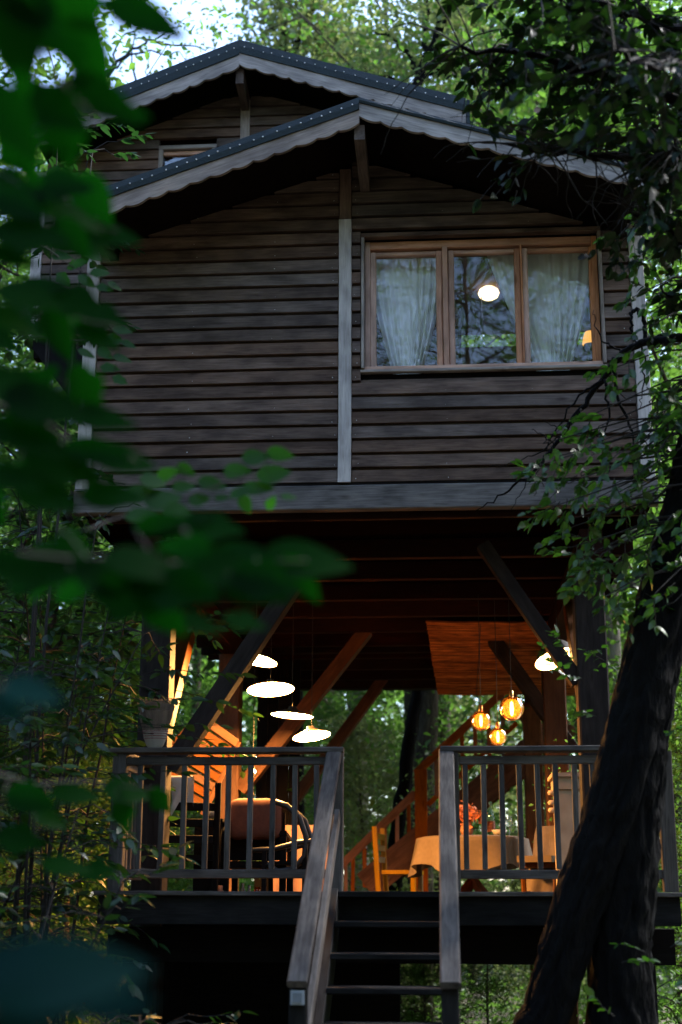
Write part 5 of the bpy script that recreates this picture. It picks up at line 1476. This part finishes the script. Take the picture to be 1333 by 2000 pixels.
bg_tree(bx(-140, 17), 17, 'c', 1.1, 3.3, 'dark leafy tree at the far left edge')
bg_tree(bx(35, 15.5), 15.5, 'f', 1.15, 0.7, 'thin pale leaning young tree at the left edge below the beam', leanx=0.10)
bg_tree(bx(235, 24), 24, 'c', 0.8, 4.2, 'tree with a crooked pale trunk left of the front left post')
bg_tree(bx(700, 28), 28, 'd', 0.8, 0.3, 'pale trunked tree behind the foot of the inner staircase')
bg_tree(bx(1045, 24), 24, 'c', 0.8, 2.9, 'dark trunk behind the table, right of the inner staircase')
bg_tree(bx(985, 44), 44, 'b', 0.8, 3.9, FAR)
bg_tree(bx(620, 36), 36, 'a', 0.8, 2.6, FAR)
bg_tree(bx(1200, 40), 40, 'a', 0.9, 0.1, FAR)
bg_tree(bx(400, 34), 34, 'c', 1.0, 1.1, FAR)
bg_tree(bx(-250, 30), 30, 'a', 1.0, 1.9, FAR)
bg_tree(bx(1500, 30), 30, 'a', 1.0, 2.5, FAR)
bg_tree(bx(1480, 22), 22, 'd', 1.0, 4.5, FAR)
# undergrowth between the trunks
UND = 'round leafy bush in the undergrowth of the wood'
for px, Y, s, lab in ((720, 20.5, 0.50, 'bright bush behind the foot of the inner staircase'), (905, 32, 0.85, 'bright green bush seen past the globe lamps'), (850, 35, 0.75, 'pale bush in the clearing between leaning trunk and staircase'), (660, 24, 0.6, 'bush behind the lowest of the disc lamps'), (1060, 20.5, 0.36, 'bush behind the round table'), (930, 15.5, 0.20, 'low bush below the deck right of the steps'), (1080, 17, 0.28, 'small bush between covered chair and leaning trunk'), (820, 17, 0.22, 'low bush seen through the open steps'), (300, 19, 0.6, 'bush behind the straw broom and the left post'), (120, 19, 0.65, 'bush beyond the saplings left of the deck'), (-20, 14, 0.5, 'bush at the left edge below the bottom beam'), (180, 13.5, 0.42, 'low bush between the saplings and the left deck corner'), (1300, 13, 0.45, 'bush right of the oak trunk by the corner of the deck'), (1390, 18, 0.6, 'bush at the right edge beyond the last deck post'), (560, 27, 0.6, 'bush behind the slender rear post at the left'), (430, 22, 0.5, 'bush behind the slanting orange slats'), (800, 30, 0.7, 'bush behind the foot of the leaning trunk')):
    bg_tree(bx(px, Y), Y, 'h' if Y in (32, 35, 20.5) else 'f', s, rnd.uniform(0, 6), lab, 'bushes of the undergrowth', 'bush')
# trees behind the photographer, mirrored in the window panes
for x, y, k, s in ((-3.0, -9, 'g', 0.90), (0.8, -11, 'g', 1.0), (3.6, -10, 'g', 0.95), (-0.6, -14, 'g', 1.05), (2.6, -16, 'g', 1.1), (5.5, -8, 'a', 0.8), (-8, -7, 'a', 0.75), (0, -17, 'c', 0.9), (-6, -16, 'c', 0.9), (5, -17, 'c', 0.9), (9, -13, 'b', 0.85), (-2, -24, 'a', 0.8), (-12, 3, 'a', 0.8), (9, 4, 'a', 0.85), (-11, 11, 'c', 1.0), (9, 12, 'c', 1.1)):
    bg_tree(x, y, k, s, rnd.uniform(0, 6), 'tree of the clearing in front of the house, only mirrored in the panes' if y < 0 else 'tree beside the clearing, outside the view', 'trees round the clearing')
# the far wood, one mass
ng = np.random.default_rng(77)
n = 90000
th = ng.uniform(-1.15, 1.15, n); rr = ng.uniform(40, 52, n)
cx, cyy = rr * np.sin(th), rr * np.cos(th)
lump = np.sin(th * 17) * 2.0 + np.sin(th * 41 + 1) * 1.2
zz = ng.random(n) ** 1.15 * (14.5 + lump)
n2 = 80000                       # the same wood goes on round the clearing, behind the photographer
th2 = ng.uniform(1.15, 2 * math.pi - 1.15, n2); r2 = ng.uniform(27, 36, n2)
zz2 = ng.random(n2) ** 1.0 * (19.0 + 1.6 * np.sin(th2 * 13) + 1.2 * np.sin(th2 * 31 + 2))
cx = np.concatenate([cx, r2 * np.sin(th2)]); cyy = np.concatenate([cyy, r2 * np.cos(th2)]); zz = np.concatenate([zz, zz2])
P, Q = leaf_cloud(np.stack([cx, cyy, zz], 1), 0.55, ng, 0.2, 0.6)
keep = ~((np.abs(np.arctan2(cx, cyy) - 0.0) < 0.13) & (cyy > 0) & ((zz > 10) | (ng.random(len(cx)) < 0.6)))
keep &= ~((cyy < -15) & (cx > -4) & (cx < 8) & (zz > 12.5) & (ng.random(len(cx)) < 0.8))
P, Q = leaf_cloud(np.stack([cx, cyy, zz], 1)[keep], 0.55, ng, 0.2, 0.6)
o = link('woodland', np_mesh('woodland', P, Q, L_BG)); o['kind'] = 'stuff'
tag(o, 'dense far woodland closing the view behind the house', 'woodland')

n = 60000
gx = ng.uniform(-22, 16, n); gy = 9 + 36 * ng.random(n) ** 1.3
gz = np.array([ground_z(a, b) for a, b in zip(gx, gy)]) + 0.05 + 0.55 * ng.random(n) ** 2 * (0.6 + 0.6 * np.sin(gx * 1.3) * np.sin(gy * 0.9))
P, Q = leaf_cloud(np.stack([gx, gy, gz], 1), 0.10, ng, 0.7, 0.6)
o = link('ground_cover', np_mesh('ground_cover', P, Q, L_BG)); o['kind'] = 'stuff'
tag(o, 'low leafy ground cover spreading under the trees', 'ground cover')

def limb_tree(label, base, paths, r0, nleaf, size, spread, mat, bark, ident):
    root = thing('woodland_tree', label, 'tree', base, 'trees of the wood behind the house')
    tr = MB(); ends = []
    for k, (pth, ra, rb) in enumerate(paths):
        pts = polyline(pth, ra, rb, tr, 0.05 if k else 0.03)
        if k: ends += pts[len(pts) // 3:]
        else: ends += pts[-6:]
    tr.at('trunk', bark, root, base, True)
    g = np.random.default_rng(ident)
    idx = g.integers(0, len(ends), nleaf)
    cent = np.array([tuple(ends[i]) for i in idx]) + g.normal(size=(nleaf, 3)) * spread
    P, Q = leaf_cloud(cent - np.array(base), size, g, 0.3, 0.55)
    link('crown', np_mesh('crown', P, Q, mat), T(base), root)
Y = 19.0
b0 = Vector((at(766, 1770, Y).x, Y, -0.2))
limb_tree('dark leaning trunk between disc and globe lamps, forking again above the upper roof', b0,
    [([b0, at(772, 1650, Y), at(800, 1450, Y), at(818, 1340, Y), at(830, 900, Y), at(800, 220, Y), at(822, 140, Y), at(855, 70, Y), at(900, -40, Y)], 0.10, 0.07),
     ([at(822, 140, Y), at(775, 80, Y), at(715, 55, Y)], 0.05, 0.01), ([at(835, 115, Y), at(830, 60, Y), at(838, 10, Y), at(820, -40, Y)], 0.05, 0.015),
     ([at(815, 165, Y), at(870, 130, Y), at(930, 105, Y)], 0.04, 0.01), ([at(805, 200, Y), at(760, 150, Y), at(720, 150, Y)], 0.035, 0.01)], 0.2, 1500, 0.10, 0.35, L_BG2, M_BARK, 91)
Y = 22.0
b0 = Vector((bx(590, Y), Y, -0.2))
limb_tree('pair of thin dark stems in pale foliage right of the upper ridge', b0,
    [([b0, at(580, 500, Y), at(566, 160, Y), at(552, 90, Y), at(546, -20, Y)], 0.12, 0.06), ([at(566, 160, Y), at(585, 70, Y), at(612, 10, Y), at(625, -30, Y)], 0.07, 0.04),
     ([at(556, 110, Y), at(535, 60, Y), at(515, 30, Y)], 0.03, 0.01), ([at(590, 60, Y), at(640, 90, Y), at(690, 80, Y)], 0.03, 0.01), ([at(575, 100, Y), at(620, 130, Y), at(680, 150, Y)], 0.03, 0.01)], 0.1, 3600, 0.10, 0.42, L_BG2, M_BARK, 92)
Y = 20.0
b0 = Vector((bx(180, Y), Y, -0.2))
limb_tree('bare twiggy branches arching against the white sky at the upper left', b0,
    [([b0, at(190, 600, Y), at(200, 250, Y), at(205, 140, Y)], 0.09, 0.05), ([at(200, 160, Y), at(255, 95, Y), at(300, 78, Y), at(370, 88, Y), at(440, 100, Y)], 0.035, 0.008),
     ([at(203, 140, Y), at(270, 105, Y), at(340, 100, Y), at(410, 128, Y)], 0.025, 0.006), ([at(262, 170, Y), at(258, 110, Y), at(266, 30, Y)], 0.022, 0.008),
     ([at(300, 78, Y), at(345, 55, Y), at(372, 20, Y)], 0.014, 0.005), ([at(290, 150, Y), at(288, 95, Y)], 0.012, 0.005), ([at(205, 150, Y), at(240, 70, Y), at(290, 40, Y), at(330, 36, Y)], 0.02, 0.005), ([at(360, 125, Y), at(362, 92, Y)], 0.010, 0.004)], 0.09, 120, 0.09, 0.30, L_BG2, M_TWIG, 93)
